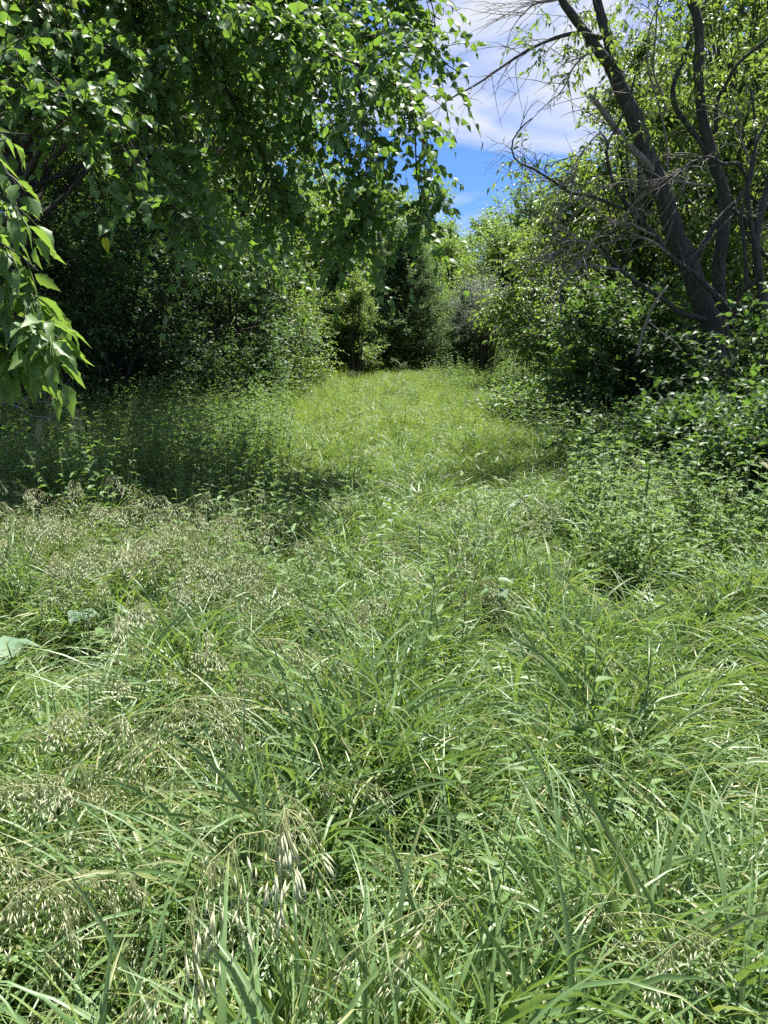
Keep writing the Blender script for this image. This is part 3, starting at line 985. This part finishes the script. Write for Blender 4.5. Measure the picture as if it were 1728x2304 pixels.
# ------------------------------------------------------------------ the heart leaved tree, drooping from the upper left
HT = np.array(gl(-5.3, 8.4))
heart_t = thing("heart_leaved_tree", "near tree whose heart shaped leaves droop across the upper left", "tree", tuple(HT))
b = Buf()
bark_tube(b, [(0, 0, -.1), (.05, 0, 1.5), (.1, -.05, 3.2), (.3, 0, 5.2), (.5, 0, 6.4)], .2, .09, 24, 12, .004, .3)
link('trunk', b.build('trunk', [M_BARK_D]), heart_t)
boughs = [  # course through the photo, distance of start and tip, sprays
    ([(-60, -60), (60, -10), (180, 150), (300, 340), (400, 470), (470, 515)], 5.2, 4.8, 62),
    ([(-160, -20), (-40, 60), (60, 130), (150, 215), (230, 260)], 5.0, 4.7, 46),
    ([(100, -160), (250, -50), (330, 110), (385, 270), (420, 400)], 5.8, 5.6, 54),
    ([(240, -160), (380, -60), (470, 120), (560, 290), (620, 420), (660, 520)], 6.0, 5.9, 60),
    ([(350, -160), (480, -40), (600, 30), (720, 110), (840, 160), (900, 200)], 5.6, 5.0, 62),
    ([(420, -180), (600, -60), (700, 60), (800, 230), (850, 380), (800, 560)], 6.2, 6.1, 66),
    ([(500, -200), (700, -60), (850, 60), (925, 230), (940, 400), (962, 540)], 6.4, 6.2, 66),
    ([(420, -160), (560, -20), (640, 180), (700, 330), (750, 460), (785, 600)], 6.5, 6.4, 58),
    ([(560, -220), (780, -80), (890, -10), (955, 80), (1000, 140), (1035, 165)], 6.8, 6.6, 40),
    ([(300, -120), (450, -40), (520, 200), (580, 400), (620, 560)], 6.8, 6.7, 50),
    ([(150, -100), (300, 0), (400, 280), (480, 460), (540, 600)], 7.0, 7.0, 46),
    ([(-120, -120), (60, -30), (140, 60), (260, 120), (340, 170)], 5.4, 5.2, 48),
    ([(200, -140), (330, -30), (450, 40), (560, 100), (640, 170)], 5.5, 5.3, 52),
    ([(500, -160), (640, -30), (760, 60), (850, 90), (930, 110)], 6.2, 6.0, 50),
    ([(380, -120), (520, 10), (660, 130), (760, 300), (820, 420)], 5.9, 5.7, 56),
    ([(-200, 60), (-80, 150), (0, 170), (60, 200), (110, 260)], 4.7, 4.5, 30),
    ([(600, -260), (760, -160), (880, -80), (960, -20), (980, 60)], 6.6, 6.6, 40),
]
AA, DD, NN, LL, WW, CC = [], [], [], [], [], []
for pts, y0, y1, ns in boughs:
    y0, y1, ns = y0 * 1.27, y1 * 1.27, int(ns * 1.9)
    P = [q - HT for q in poly(pts, y0, y1)]
    P = [np.array([.25, 0, max(3.0, P[0][2] - .6)]) + rng.normal(size=3) * .05] + P
    bb = Buf()
    c, rad = bark_tube(bb, P, .030, .005, 36, 7, .006, 0, .03)
    link('bough', bb.build('bough', [M_BARK_D]), heart_t)
    f = rng.uniform(.22, 1, ns) ** .8
    i = np.clip((f * 35).astype(int), 1, 34)
    tn = nz(c[i + 1] - c[i - 1])
    dirs = tn * .55 + rng.normal(size=(ns, 3)) * np.array([.6, .65, .42]) - UP * .08
    A, D, N_, L_, W_, C = sprays(c[i] + rng.normal(size=(ns, 3)) * .03, dirs, rng.uniform(.30, .8, ns), 12, .089, .80, .25, .10, .6, .85, .5, face=.55)
    AA.append(A); DD.append(D); NN.append(N_); LL.append(L_); WW.append(W_); CC.append(C)
# upper crown of the same tree, added out of view to shade the left grass
ns = 340
d = rnd_unit(ns) * (rng.uniform(.2, 1, ns) ** .5)[:, None]
S0 = np.array([-3.0, 11.2, 7.2]) + d * np.array([2.1, 2.2, 1.2]) - HT
A, D, N_, L_, W_, C = sprays(S0, d + rnd_unit(ns) * .6, rng.uniform(.4, .8, ns), 12, .11, .80, .3, .4, .9, .8, .32)
AA.append(A); DD.append(D); NN.append(N_); LL.append(L_); WW.append(W_); CC.append(C)
A, D, N_, L_, W_, C = map(np.concatenate, (AA, DD, NN, LL, WW, CC))
keep = pick_leaves(heart_t, A, D, N_, L_, W_, HT, 300, M_HEART, 'heart')
bb = Buf()
tint = rng.uniform(.0, .85, len(A))
tint[rng.random(len(A)) < .012] = 1.4
which = rng.integers(0, 3, len(A))
for q in range(3):
    s_ = keep & (which == q)
    put_leaves(bb, A[s_], D[s_], N_[s_], L_[s_], W_[s_], HEARTS[q], tint[s_])
tubes(bb, C, np.linspace(.0045, .0015, 5)[None].repeat(len(C), 0), 4, .4, 1)
link('crown', bb.build('crown', [M_HEART, M_BARK_D]), heart_t, kind='stuff')

# one yellow leaf before the dark thicket, its sunlit glow put into the colour
M_GLOW_LEAF = mat_leaf("yellow_glow_leaf", (.46, .52, .03), (.52, .58, .04), (.75, .80, .05), .6, .5, .3, vein=.4)
q0 = at(236, 536, 6.1) - HT
b = Buf()
put_leaves(b, q0[None], np.array([[.1, .1, -1.]]), np.array([[.2, -1., .15]]), np.array([.115]), np.array([.062]), HEARTS[1], np.array([.6]))
link('leaf', b.build('leaf', [M_GLOW_LEAF]), heart_t, label="lone yellow leaf with sunlit glow in its colour, hanging before the dark thicket")
b = Buf()
tubes(b, smooth_line([q0, q0 + np.array([-.02, .05, .14]), q0 + np.array([-.3, .25, .55])], 8)[None], np.linspace(.0012, .003, 8)[None], 4)
link('twig', b.build('twig', [M_BARK_D]), heart_t)

# --- box elder branch reaching in at the left edge, nearer
BE = np.array(gl(-3.0, 3.6))
elder = thing("box_elder", "nearest box elder with pointed leaflets reaching in from the left edge", "tree", tuple(BE))
b = Buf()
bark_tube(b, [(0, 0, -.1), (-.05, 0, 1.0), (.05, 0, 2.2), (.0, .1, 3.4)], .09, .03, 20, 10, .003, .3)
link('trunk', b.build('trunk', [M_BARK]), elder)
eb = [
    ([(-200, 330), (-80, 330), (0, 350), (60, 352)], 3.4, 3.2, 9),
    ([(-200, 380), (-80, 390), (0, 410), (40, 470)], 3.4, 3.2, 9),
    ([(-220, 460), (-80, 480), (20, 500), (60, 560)], 3.4, 3.2, 16),
    ([(-220, 560), (-80, 570), (20, 610), (85, 660)], 3.4, 3.1, 22),
    ([(-220, 620), (-80, 650), (40, 690), (110, 740)], 3.4, 3.1, 26),
    ([(-220, 680), (-80, 720), (50, 760), (140, 815)], 3.3, 3.0, 30),
    ([(-220, 740), (-80, 780), (20, 820), (80, 860)], 3.3, 3.0, 26),
    ([(-220, 560), (-140, 640), (-60, 740), (20, 850)], 3.3, 3.0, 22),
]
AA, DD, NN, LL, WW, CC = [], [], [], [], [], []
for pts, y0, y1, ns in eb:
    pts = [(a_, b_ - 50) for a_, b_ in pts]
    P = [q - BE for q in poly(pts, y0, y1)]
    P = [np.array([0, .02, P[0][2] - .15])] + P
    bb = Buf()
    c, rad = bark_tube(bb, P, .014, .003, 24, 6, .004, 0, .03)
    link('branch', bb.build('branch', [M_BARK]), elder)
    f = rng.uniform(.35, 1, ns)
    i = np.clip((f * 23).astype(int), 1, 22)
    tn = nz(c[i + 1] - c[i - 1])
    dirs = tn * .7 + rng.normal(size=(ns, 3)) * np.array([.4, .5, .35]) - UP * .25
    # compound leaf: short stalk with three to five leaflets
    A, D, N_, L_, W_, C = sprays(c[i], dirs, rng.uniform(.10, .2, ns), 5, .125, .56, .45, .35, .95, .75, .2)
    AA.append(A); DD.append(D); NN.append(N_); LL.append(L_); WW.append(W_); CC.append(C)
A, D, N_, L_, W_, C = map(np.concatenate, (AA, DD, NN, LL, WW, CC))
keep = pick_leaves(elder, A, D, N_, L_, W_, BE, 300, M_ELDER, 'leaflet')
bb = Buf()
tint = rng.uniform(.1, .85, len(A)); which = rng.integers(0, 3, len(A))
for q in range(3):
    s_ = keep & (which == q)
    put_leaves(bb, A[s_], D[s_], N_[s_], L_[s_], W_[s_], LEAFLETS[q], tint[s_])
tubes(bb, C, np.linspace(.003, .0012, 5)[None].repeat(len(C), 0), 4, .6, 1)
link('crown', bb.build('crown', [M_ELDER, M_STEM]), elder, kind='stuff')


# ------------------------------------------------------------------ grass
def blades(buf, n, spread, hmin, hmax, wmin, wmax, lean=.5, bend=(.6, 2.2), straw=.06, mat=0, seg=10, fan=.9):
    """Ribbon blades arching over, most of them towards the clump's own x axis."""
    az = rng.normal(size=n) * fan
    h = rng.uniform(hmin, hmax, n)
    w = rng.uniform(wmin, wmax, n) * (.6 + .5 * h / hmax)
    r = spread * np.sqrt(rng.uniform(0, 1, n)); a0 = rng.uniform(0, 2 * np.pi, n)
    base = np.stack([r * np.cos(a0), r * np.sin(a0), np.zeros(n)], -1)
    th0 = np.abs(rng.normal(size=n)) * lean * .5
    bd = rng.uniform(bend[0], bend[1], n)
    knee = rng.uniform(1.1, 2.5, n)[:, None]
    t = np.linspace(0, 1, seg + 1)
    th = th0[:, None] + bd[:, None] * t[None] ** knee
    dl = h[:, None] / seg
    x = np.concatenate([np.zeros((n, 1)), np.cumsum(np.sin(th[:, :-1] * .5 + th[:, 1:] * .5) * dl, 1)], 1)
    z = np.concatenate([np.zeros((n, 1)), np.cumsum(np.cos(th[:, :-1] * .5 + th[:, 1:] * .5) * dl, 1)], 1)
    side_w = rng.normal(size=n) * .16
    dirx = np.stack([np.cos(az), np.sin(az), 0 * az], -1)
    sid = np.stack([-np.sin(az), np.cos(az), 0 * az], -1)
    C = base[:, None] + dirx[:, None] * x[..., None] + UP * z[..., None] + sid[:, None] * (side_w[:, None] * h[:, None] * t[None] ** 2)[..., None]
    C[..., 2] = np.maximum(C[..., 2], .01)
    tw = rng.normal(size=n)[:, None] * (.25 + .75 * t[None])
    nrm = -np.cos(th)[..., None] * dirx[:, None] + UP * np.sin(th)[..., None]
    S = sid[:, None] * np.cos(tw)[..., None] + nrm * np.sin(tw)[..., None]
    prof = np.clip(np.minimum(.5 + t * 1.6, 1.0) * (1 - t ** 2.8), .03, 1)
    half = (w[:, None] * prof[None] * .5)[..., None]
    fold = nrm * np.cos(tw)[..., None] - sid[:, None] * np.sin(tw)[..., None]
    V = np.stack([C - S * half, C - fold * half * .28, C + S * half], 2).reshape(n, -1, 3)
    k = np.arange(seg)
    f = np.concatenate([np.stack([3 * k + q, 3 * k + q + 1, 3 * k + q + 4, 3 * k + q + 3], -1) for q in (0, 1)])
    nv = 3 * seg + 3
    F = (np.arange(n)[:, None, None] * nv + f[None]).reshape(-1, 4)
    tint = rng.uniform(0, .62, n)
    tint = np.where(rng.random(n) < straw, 1.2, tint)
    tv = np.repeat(tint[:, None], nv, 1)
    dry = rng.random(n) < .22                                   # dried tips
    tv[dry, -6:] = 1.25
    buf.add(V.reshape(-1, 3), F, tv.ravel(), mat, np.tile(np.array([1., 0., 1.]), n * (seg + 1)))
    return C


SPIKE = (np.array([(0, 0, 0), (.35, -.5, 0), (.35, .25, .055), (.35, .25, -.055), (1, 0, 0)]),
         [np.array([(0, 1, 2), (0, 2, 3), (0, 3, 1), (4, 2, 1), (4, 3, 2), (4, 1, 3)])], np.ones(5))


def panicle(buf, base, az, h, arch, nspk, spk=.029, tint0=.5, stem_mat=1, mat=0):
    """Nodding brome head: a thin arching culm, drooping thread-like branches, husky spikelets."""
    t = np.linspace(0, 1, 14)
    th = .12 + arch * t ** 2.2
    dl = h / 13
    x = np.concatenate([[0], np.cumsum(np.sin(th[:-1]) * dl)]); z = np.concatenate([[0], np.cumsum(np.cos(th[:-1]) * dl)])
    d = np.array([math.cos(az), math.sin(az), 0])
    C = base + d * x[:, None] + UP * z[:, None]
    tubes(buf, C[None], np.linspace(.0016, .0007, 14)[None], 3, .7, stem_mat)
    u = 1 - .30 * rng.uniform(0, 1, nspk) ** 1.2
    idx = np.clip(u * 13, 0, 12.99); i0 = idx.astype(int); fr = (idx - i0)[:, None]
    S = C[i0] * (1 - fr) + C[i0 + 1] * fr
    tan = nz(C[i0 + 1] - C[i0])
    out = nz(rng.normal(size=(nspk, 3)) * np.array([.45, .45, .15]) + tan * .7 - UP * .35)
    ln = rng.uniform(.008, .045, nspk) * (1.5 - u) * 1.8
    s = np.linspace(0, 1, 4)
    PC = S[:, None] + out[:, None] * (ln[:, None] * s[None])[..., None] - UP * (ln[:, None] * 1.2 * s[None] ** 2)[..., None]
    tubes(buf, PC, np.full((nspk, 4), .0005), 3, .7, stem_mat)
    E = PC[:, -1]
    D = nz(out * .5 - UP * .8 + tan * .3 + rng.normal(size=(nspk, 3)) * .16)
    L = spk * rng.uniform(.7, 1.25, nspk)
    put_leaves(buf, E, D, rnd_unit(nspk), L, L * .15, SPIKE, np.clip(tint0 + rng.normal(size=nspk) * .2, 0, 1.3), mat)
    return C


protos = bpy.data.collections.new("grass_clumps")       # shapes the grass sheet is made of, never linked to the scene


def proto(name, buf, mats):
    o = bpy.data.objects.new(name, buf.build(name, mats))
    protos.objects.link(o)


NP = {'broad': [], 'fine': [], 'head': [], 'leafy': []}
cnt = 0


def add_proto(kind, buf, mats):
    global cnt
    proto("clump_%03d" % cnt, buf, mats)
    NP[kind].append(cnt)
    cnt += 1


for q in range(7):
    b = Buf(); blades(b, 24, .09, 0.30, .64, .0085, .0155, .45, (1.0, 3.1), .06, fan=1.9); add_proto('broad', b, [M_GRASS])
for q in range(6):
    b = Buf(); blades(b, 32, .10, .22, .52, .004, .009, .6, (.6, 2.4), .10, fan=2.6); add_proto('fine', b, [M_FINE])
for q in range(5):
    b = Buf()
    for z in range(2):
        panicle(b, np.array([rng.normal() * .05, rng.normal() * .05, 0]), rng.uniform(-.9, .9) - 1.2, rng.uniform(.7, .98), rng.uniform(1.6, 2.7), 44)
    blades(b, 14, .07, .35, .7, .007, .013, .5, (.9, 2.6), .05, mat=2)
    add_proto('head', b, [M_SEED, M_STRAW, M_GRASS])
for q in range(5):
    b = Buf()
    for z in range(5):
        h = rng.uniform(.22, .75)
        bx, by = rng.normal(size=2) * .09
        ax = np.array([rng.normal() * .15, rng.normal() * .15, 1.0])
        P = np.array([[bx, by, 0.]]) + ax[None] * np.linspace(.08, 1, 9)[:, None] * h
        C_ = np.array([[bx, by, 0.]]) + ax[None] * np.linspace(0, 1, 5)[:, None] * h
        tubes(b, C_[None], np.linspace(.003, .001, 5)[None], 3, .5, 1)
        for sgn in (0, np.pi):
            a_ = np.arange(9) * 1.57 + sgn + rng.uniform(0, 6)
            D = np.stack([np.cos(a_), np.sin(a_), rng.uniform(-.1, .5, 9)], -1)
            L = np.linspace(1, .5, 9) * rng.uniform(.05, .115)
            put_leaves(b, P, D, np.tile(UP, (9, 1)) + rng.normal(size=(9, 3)) * .25, L, L * .42, LEAF_MID, rng.uniform(.1, .8, 9))
    add_proto('leafy', b, [M_WEED, M_STEM])


def scatter(name, pts, rot, scl, pick):
    me = bpy.data.meshes.new(name)
    n = len(pts)
    me.vertices.add(n)
    me.vertices.foreach_set('co', np.asarray(pts, float).ravel())
    a = me.attributes.new('spin', 'FLOAT_VECTOR', 'POINT'); a.data.foreach_set('vector', np.asarray(rot, float).ravel())
    a = me.attributes.new('size', 'FLOAT_VECTOR', 'POINT'); a.data.foreach_set('vector', np.asarray(scl, float).ravel())
    a = me.attributes.new('pick', 'INT', 'POINT'); a.data.foreach_set('value', np.asarray(pick, np.int32))
    o = bpy.data.objects.new(name, me)
    COL.objects.link(o)
    o['kind'] = 'stuff'
    ng = bpy.data.node_groups.new(name, 'GeometryNodeTree')
    ng.interface.new_socket(name='Geometry', in_out='INPUT', socket_type='NodeSocketGeometry')
    ng.interface.new_socket(name='Geometry', in_out='OUTPUT', socket_type='NodeSocketGeometry')
    N = ng.nodes.new; K = ng.links.new
    gi = N('NodeGroupInput'); go = N('NodeGroupOutput')
    m2p = N('GeometryNodeMeshToPoints')
    iop = N('GeometryNodeInstanceOnPoints')
    ci = N('GeometryNodeCollectionInfo')
    ci.inputs['Collection'].default_value = protos
    ci.inputs['Separate Children'].default_value = True
    ci.inputs['Reset Children'].default_value = True

    def attr(nm, ty):
        x = N('GeometryNodeInputNamedAttribute'); x.data_type = ty
        x.inputs['Name'].default_value = nm
        return [s for s in x.outputs if s.enabled and s.name == 'Attribute'][0]
    K(gi.outputs[0], m2p.inputs['Mesh'])
    K(m2p.outputs[0], iop.inputs['Points'])
    K(ci.outputs[0], iop.inputs['Instance'])
    iop.inputs['Pick Instance'].default_value = True
    K(attr('pick', 'INT'), iop.inputs['Instance Index'])
    e2r = N('FunctionNodeEulerToRotation')
    K(attr('spin', 'FLOAT_VECTOR'), e2r.inputs[0])
    K(e2r.outputs[0], iop.inputs['Rotation'])
    K(attr('size', 'FLOAT_VECTOR'), iop.inputs['Scale'])
    K(iop.outputs[0], go.inputs[0])
    md = o.modifiers.new('scatter', 'NODES')
    md.node_group = ng
    return o


def vnoise(x, y, s, seed):
    r = np.random.default_rng(seed)
    out = 0
    for k in range(5):
        a = r.uniform(0, 2 * np.pi); f = s * r.uniform(.6, 1.6); ph = r.uniform(0, 6.28)
        out = out + np.sin((x * math.cos(a) + y * math.sin(a)) * f + ph)
    return out / 5


def field_points(n_try, y0, y1, margin):
    y = y0 + (y1 - y0) * rng.uniform(0, 1, n_try)
    half = np.maximum(y, 0) * .55 + margin
    x = rng.uniform(-1, 1, n_try) * half.max()
    ok = np.abs(x) < half
    return x[ok], y[ok]


PLANTS = [
    ("pale whitish broad leaves lying in the grass beside the bleached seed head right of centre", 1118, 1300, 3.6, 5, .10, M_PALE),
    ("large pale broad leaf cut by the left edge of the photo", 15, 1445, 2.9, 3, .16, M_PALE),
    ("pale green broad leaves standing in the grass at the left", 175, 1365, 3.3, 4, .10, M_PALE),
    ("small green leaf pair below the pale broad leaves at the left", 235, 1405, 3.15, 3, .07, M_WEED),
    ("pale ferny leaves in the grass before the right hand shrubs", 1180, 1110, 5.5, 6, .13, M_PALE, .5),
    ("broad green leaf with a bent yellow tip among weeds at the right", 1545, 1240, 4.4, 3, .14, M_WEED),
    ("dark green broad leaves left of the bent leaf among the weeds", 1330, 1270, 4.2, 4, .10, M_WEED),
    ("grey green leaf at the right edge of the open grass", 1705, 1380, 3.4, 3, .11, M_PALE),
    ("yellow green leaves glowing in the sunny grass left of centre", 670, 1150, 5.0, 4, .08, M_WEED),
    ("broad leaves in the shade of the upper left grass", 270, 1075, 6.0, 5, .11, M_WEED),
    ("second clump of shaded broad leaves near the left edge", 85, 1095, 5.6, 5, .11, M_WEED),
    ("small pale leaf beside the sunny middle of the path", 880, 1140, 5.2, 3, .07, M_PALE),
]
PXY = [(at(q[1], q[2], q[3])[0], q[3]) for q in PLANTS]
PX, PY, PK, PS, PR = [], [], [], [], []
for y0, y1, dens, sc in [(-1.2, 3.0, 290, 1.0), (3.0, 6.0, 240, .95), (6.0, 12.0, 150, .95), (12.0, 20.0, 95, 1.0), (20.0, 32.0, 45, 1.1)]:
    ym = y1
    W = (max(ym, 0) * .55 + 1.4)
    x, y = field_points(int(dens * (y1 - y0) * 2 * W), y0, y1, 1.4)
    n = len(x)
    u = rng.random(n)
    patch = vnoise(x, y, 1.6, 3)
    patch2 = vnoise(x, y, .9, 8)
    # nodding seed heads thrive on the left, leafy weeds towards the right hand shrubs
    p_head = np.clip(0.004 + .10 * (x < -.15 * y + .1) * (patch > -.05) * (y < 4.4) + .2 * (x < -.24 * y) * (np.abs(y - 4.4) < .5) + .03 * (patch2 > .25) * (y < 6), 0, .45)
    p_leaf = np.clip(.004 + .02 * (y > 3.5) + .40 * (x > .12 * y + .95 + .5 * patch) * (y > 4.1) + .28 * (x < -.14 * y) * (y > 5) + .03 * (patch2 > .3) * (y > 3) + .15 * (y > 14) * (np.abs(x + .2) > 1.5), 0, .75)
    p_broad = np.where(patch2 + .4 * rng.normal(size=n) > -.15, .78, .42) * np.clip(1.5 - y / 9, .15, 1) * (1 - p_head - p_leaf)
    lump = vnoise(x, y, 5.5, 41) + .5 * vnoise(x, y, 11, 42)
    thin = rng.random(n) < np.where(lump < -.15, .14, 1.0)        # open gaps between the clumps
    x, y, u, n = x[thin], y[thin], u[thin], int(thin.sum())
    p_head, p_leaf, p_broad, lump = p_head[thin], p_leaf[thin], p_broad[thin], lump[thin]
    kind = np.where(u < p_head, 2, np.where(u < p_head + p_leaf, 3, np.where(u < p_head + p_leaf + p_broad, 0, 1)))
    pick = np.zeros(n, int)
    for ki, nm in enumerate(('broad', 'fine', 'head', 'leafy')):
        s_ = kind == ki
        pick[s_] = rng.choice(NP[nm], s_.sum())
    hs = sc * (1.0 + .30 * vnoise(x, y, 2.2, 5) + .45 * np.clip(lump, -.5, .6)) * rng.uniform(.75, 1.15, n)
    hs *= np.where((kind == 3) & (x > 0) & (y > 4.2), rng.uniform(.7, 1.25, n), 1.0) * np.where((x < -.13 * y) & (y > 5), 1.3, 1.0)
    hs *= np.where((np.abs(x - .25) < .35 + .03 * y) & (y > 6), .8, 1.0)     # slightly trodden path
    for px, py in PXY:                       # the grass is shorter round the broad leaved weeds
        near = (x - px * (y / py)) ** 2 * 4 + np.clip(np.abs(y - (py - .25)) - .1, 0, 9) ** 2 < .16
        hs = np.where(near, hs * .5, hs)
    tilt = rng.normal(size=(n, 2)) * .16 + np.stack([.02 + .15 * vnoise(x, y, 1.1, 21), .16 * vnoise(x, y, 1.1, 22)], -1)
    PX.append(x); PY.append(y); PK.append(pick)
    PS.append(np.stack([sc * rng.uniform(.9, 1.25, n), sc * rng.uniform(.9, 1.25, n), hs], -1))
    PR.append(np.stack([tilt[:, 0], tilt[:, 1], np.where(kind == 2, rng.normal(size=n) * .7, -1.6 + 2.6 * vnoise(x, y, 1.5, 31) + 1.8 * vnoise(x, y, 5, 33) + rng.normal(size=n) * np.where(y > 6, 3.0, 1.2))], -1))
PX, PY, PK, PS, PR = map(np.concatenate, (PX, PY, PK, PS, PR))
scatter("grass", np.stack([PX, PY, ground_z(PX, PY)], -1), PR, PS, PK)

# ------------------------------------------------------------------ single plants in the meadow
def leaf_plant(label, sx, sy, y, n, L, mat, ratio=.75, cat="weed", z=None, upright=.35, group=None):
    p = at(sx, sy, y)
    base = np.array([p[0], p[1], float(ground_z(p[0], p[1]))])
    t = thing("broad_leaved_weed", label, cat, tuple(base), group)
    h = max(.12, p[2] - base[2])
    b = Buf()
    tubes(b, smooth_line([(0, 0, 0), (.02, .01, h * .5), (0, 0, h)], 8)[None], np.linspace(.005, .003, 8)[None], 5, .5)
    link('stem', b.build('stem', [M_STEM]), t)
    ms = leaf_meshes(mat, 'heart')
    for q in range(n):
        a = q * 2.4 + rng.uniform(-.3, .3)
        D = nz(np.array([math.cos(a), math.sin(a), upright * rng.uniform(-.3, 1)]))
        Nq = nz(UP + rng.normal(size=3) * .25); Nq = nz(Nq - D * np.dot(Nq, D)); S = np.cross(D, Nq)
        l = L * rng.uniform(.7, 1.15); w = l * ratio
        A = np.array([0, 0, h * rng.uniform(.75, 1.0)]) + D * l * .12
        o = bpy.data.objects.new('leaf', ms[int(rng.integers(0, len(ms)))])
        COL.objects.link(o); o.parent = t
        o.matrix_basis = Matrix(((D[0] * l, -S[0] * w, Nq[0] * l, A[0]), (D[1] * l, -S[1] * w, Nq[1] * l, A[1]), (D[2] * l, -S[2] * w, Nq[2] * l, A[2]), (0, 0, 0, 1)))
    return t


for args in PLANTS:
    leaf_plant(*args)

# leafy stalks along the right hand shrubs
G_W = "leafy stalks growing along the front of the right hand shrubs"
sp_ = None
wp = []
for q in range(64):
    y = rng.uniform(4.6, 12.0)
    x = .17 * y + .75 + rng.uniform(-.3, 1.0) * y * .2
    wp.append((x, y, rng.uniform(.8, 1.5)))
for q, (x, y, s) in enumerate(wp):
    if sp_ is None:
        sp_ = thing("leafy_weed", "upright leafy weed stalk in front of the right hand shrubs", "weed", gl(x, y), G_W)
        b = Buf()
        tubes(b, smooth_line([(0, 0, 0), (.03, .0, .35), (.02, .02, .72)], 9)[None], np.linspace(.005, .002, 9)[None], 5, .5)
        link('stem', b.build('stem', [M_STEM]), sp_)
        ms = leaf_meshes(M_WEED, 'heart')
        for k in range(12):
            zz = .14 + .05 * k
            a = k * 2.3
            D = nz(np.array([math.cos(a), math.sin(a), .35])); Nq = nz(UP - D * D[2]); S = np.cross(D, Nq)
            l = (.10 - .004 * k); w = l * .5
            o = bpy.data.objects.new('leaf', ms[k % len(ms)]); COL.objects.link(o); o.parent = sp_
            A = np.array([.025, .0, zz])
            o.matrix_basis = Matrix(((D[0] * l, -S[0] * w, Nq[0] * l, A[0]), (D[1] * l, -S[1] * w, Nq[1] * l, A[1]), (D[2] * l, -S[2] * w, Nq[2] * l, A[2]), (0, 0, 0, 1)))
    else:
        r = copy_tree(sp_, gl(x, y), rng.uniform(0, 6.28), s, sp_['label'])

# nodding seed stalks that stand out singly
heads = []
for q in range(5):
    b = Buf()
    panicle(b, np.zeros(3), 0.0, rng.uniform(.75, .95), rng.uniform(1.5, 2.3), 58, .031, .6)
    hb = b.build('seed_head', [M_SEED, M_STRAW])
    heads.append(hb)


def seed_stalk(x, y, rz, s, label, group):
    o = bpy.data.objects.new('seed_stalk', heads[int(rng.integers(0, 5))])
    COL.objects.link(o)
    o.location = gl(x, y)
    o.rotation_euler = (0, 0, rz)
    o.scale = (s, s, s)
    o['label'] = label; o['category'] = 'grass stalk'; o['group'] = group


zones = [
    ((60, 470), (1130, 1220), 30, 5.0, "pale seed stalk in the sunlit band below the shade at the left", "seed stalks in the sunlit band at the left"),
    ((0, 620), (1350, 1850), 34, 2.6, "pale nodding seed stalk in the grass of the left middle", "seed stalks of the left middle grass"),
    ((0, 760), (1850, 2250), 13, 1.5, "pale nodding seed stalk close by at the lower left", "seed stalks close by at the lower left"),
    ((620, 720), (960, 1050), 8, 7.5, "pale seed stalk beside the dark tuft on the path", "seed stalks beside the dark tuft"),
    ((120, 600), (1000, 1120), 12, 6.3, "seed stalk standing in the shaded grass at the left", "seed stalks in the shaded grass"),
    ((900, 1700), (1650, 2250), 5, 1.7, "pale seed stalk in the lower right grass", "seed stalks of the lower right grass"),
]
for (xa, xb), (ya, yb), n, yd, lab, grp in zones:
    for q in range(n):
        sx = rng.uniform(xa, xb); sy = rng.uniform(ya, yb)
        # where the line of sight meets the top of the grass
        u = (sx - 864) / 1664; v = (1152 - sy) / 1664
        cp, spn = math.cos(PITCH), math.sin(PITCH)
        d = np.array([u, cp + v * spn, -spn + v * cp])
        k = (.55 - EYE) / d[2]
        seed_stalk(d[0] * k, d[1] * k, rng.normal() * .9 - 1.2, rng.uniform(.62, .92), lab, grp)
for q in range(6):
    p = at(1150, 1290, 3.7)
    seed_stalk(p[0] - .3 + rng.normal() * .04, 3.7 + rng.normal() * .05, rng.normal() * .3 - .2, .72, "bleached straw seed stalk drooping beside pale broad leaves right of centre", "bleached stalks right of centre")

# dark upright tuft on the path
tf = thing("grass_tuft", "dark upright grass tuft standing in the sunny path", "grass tuft", place(765, 8.2))
b = Buf(); blades(b, 90, .28, .35, .62, .004, .008, .35, (.1, .9), .03, fan=3)
link('blade_tuft', b.build('blade_tuft', [M_GRASS]), tf, kind='stuff')

# dark thin dry stalks rising from the grass
for sx, sy0, sy1, y, lab in [(1045, 1330, 1640, 2.9, "thin dark stalk rising from the sunny grass right of centre"), (1000, 1480, 1720, 2.5, "thin dark stalk leaning among blades at the centre"),
                             (1360, 1440, 1590, 3.0, "short dark stalk in the open grass at the right"), (945, 1180, 1300, 4.3, "thin dark stalk in the middle of the path")]:
    top = at(sx, sy0, y)
    base = np.array(gl(top[0] - .06, y - .05))
    t = thing("dry_stalk", lab, "stalk", tuple(base))
    b = Buf(); bark_tube(b, [(0, 0, 0), tuple((top - base) * .5 + np.array([.02, 0, 0])), tuple(top - base)], .003, .0014, 12, 5, .002)
    link('stem', b.build('stem', [M_BARK_D]), t)
    b = Buf(); put_leaves(b, np.tile(top - base, (7, 1)) - UP * np.linspace(0, .06, 7)[:, None], nz(rng.normal(size=(7, 3)) * .5 + UP), rnd_unit(7), np.full(7, .022), np.full(7, .006), SPIKE, np.full(7, .2))
    link('seed_cluster', b.build('seed_cluster', [M_BARK_D]), t)
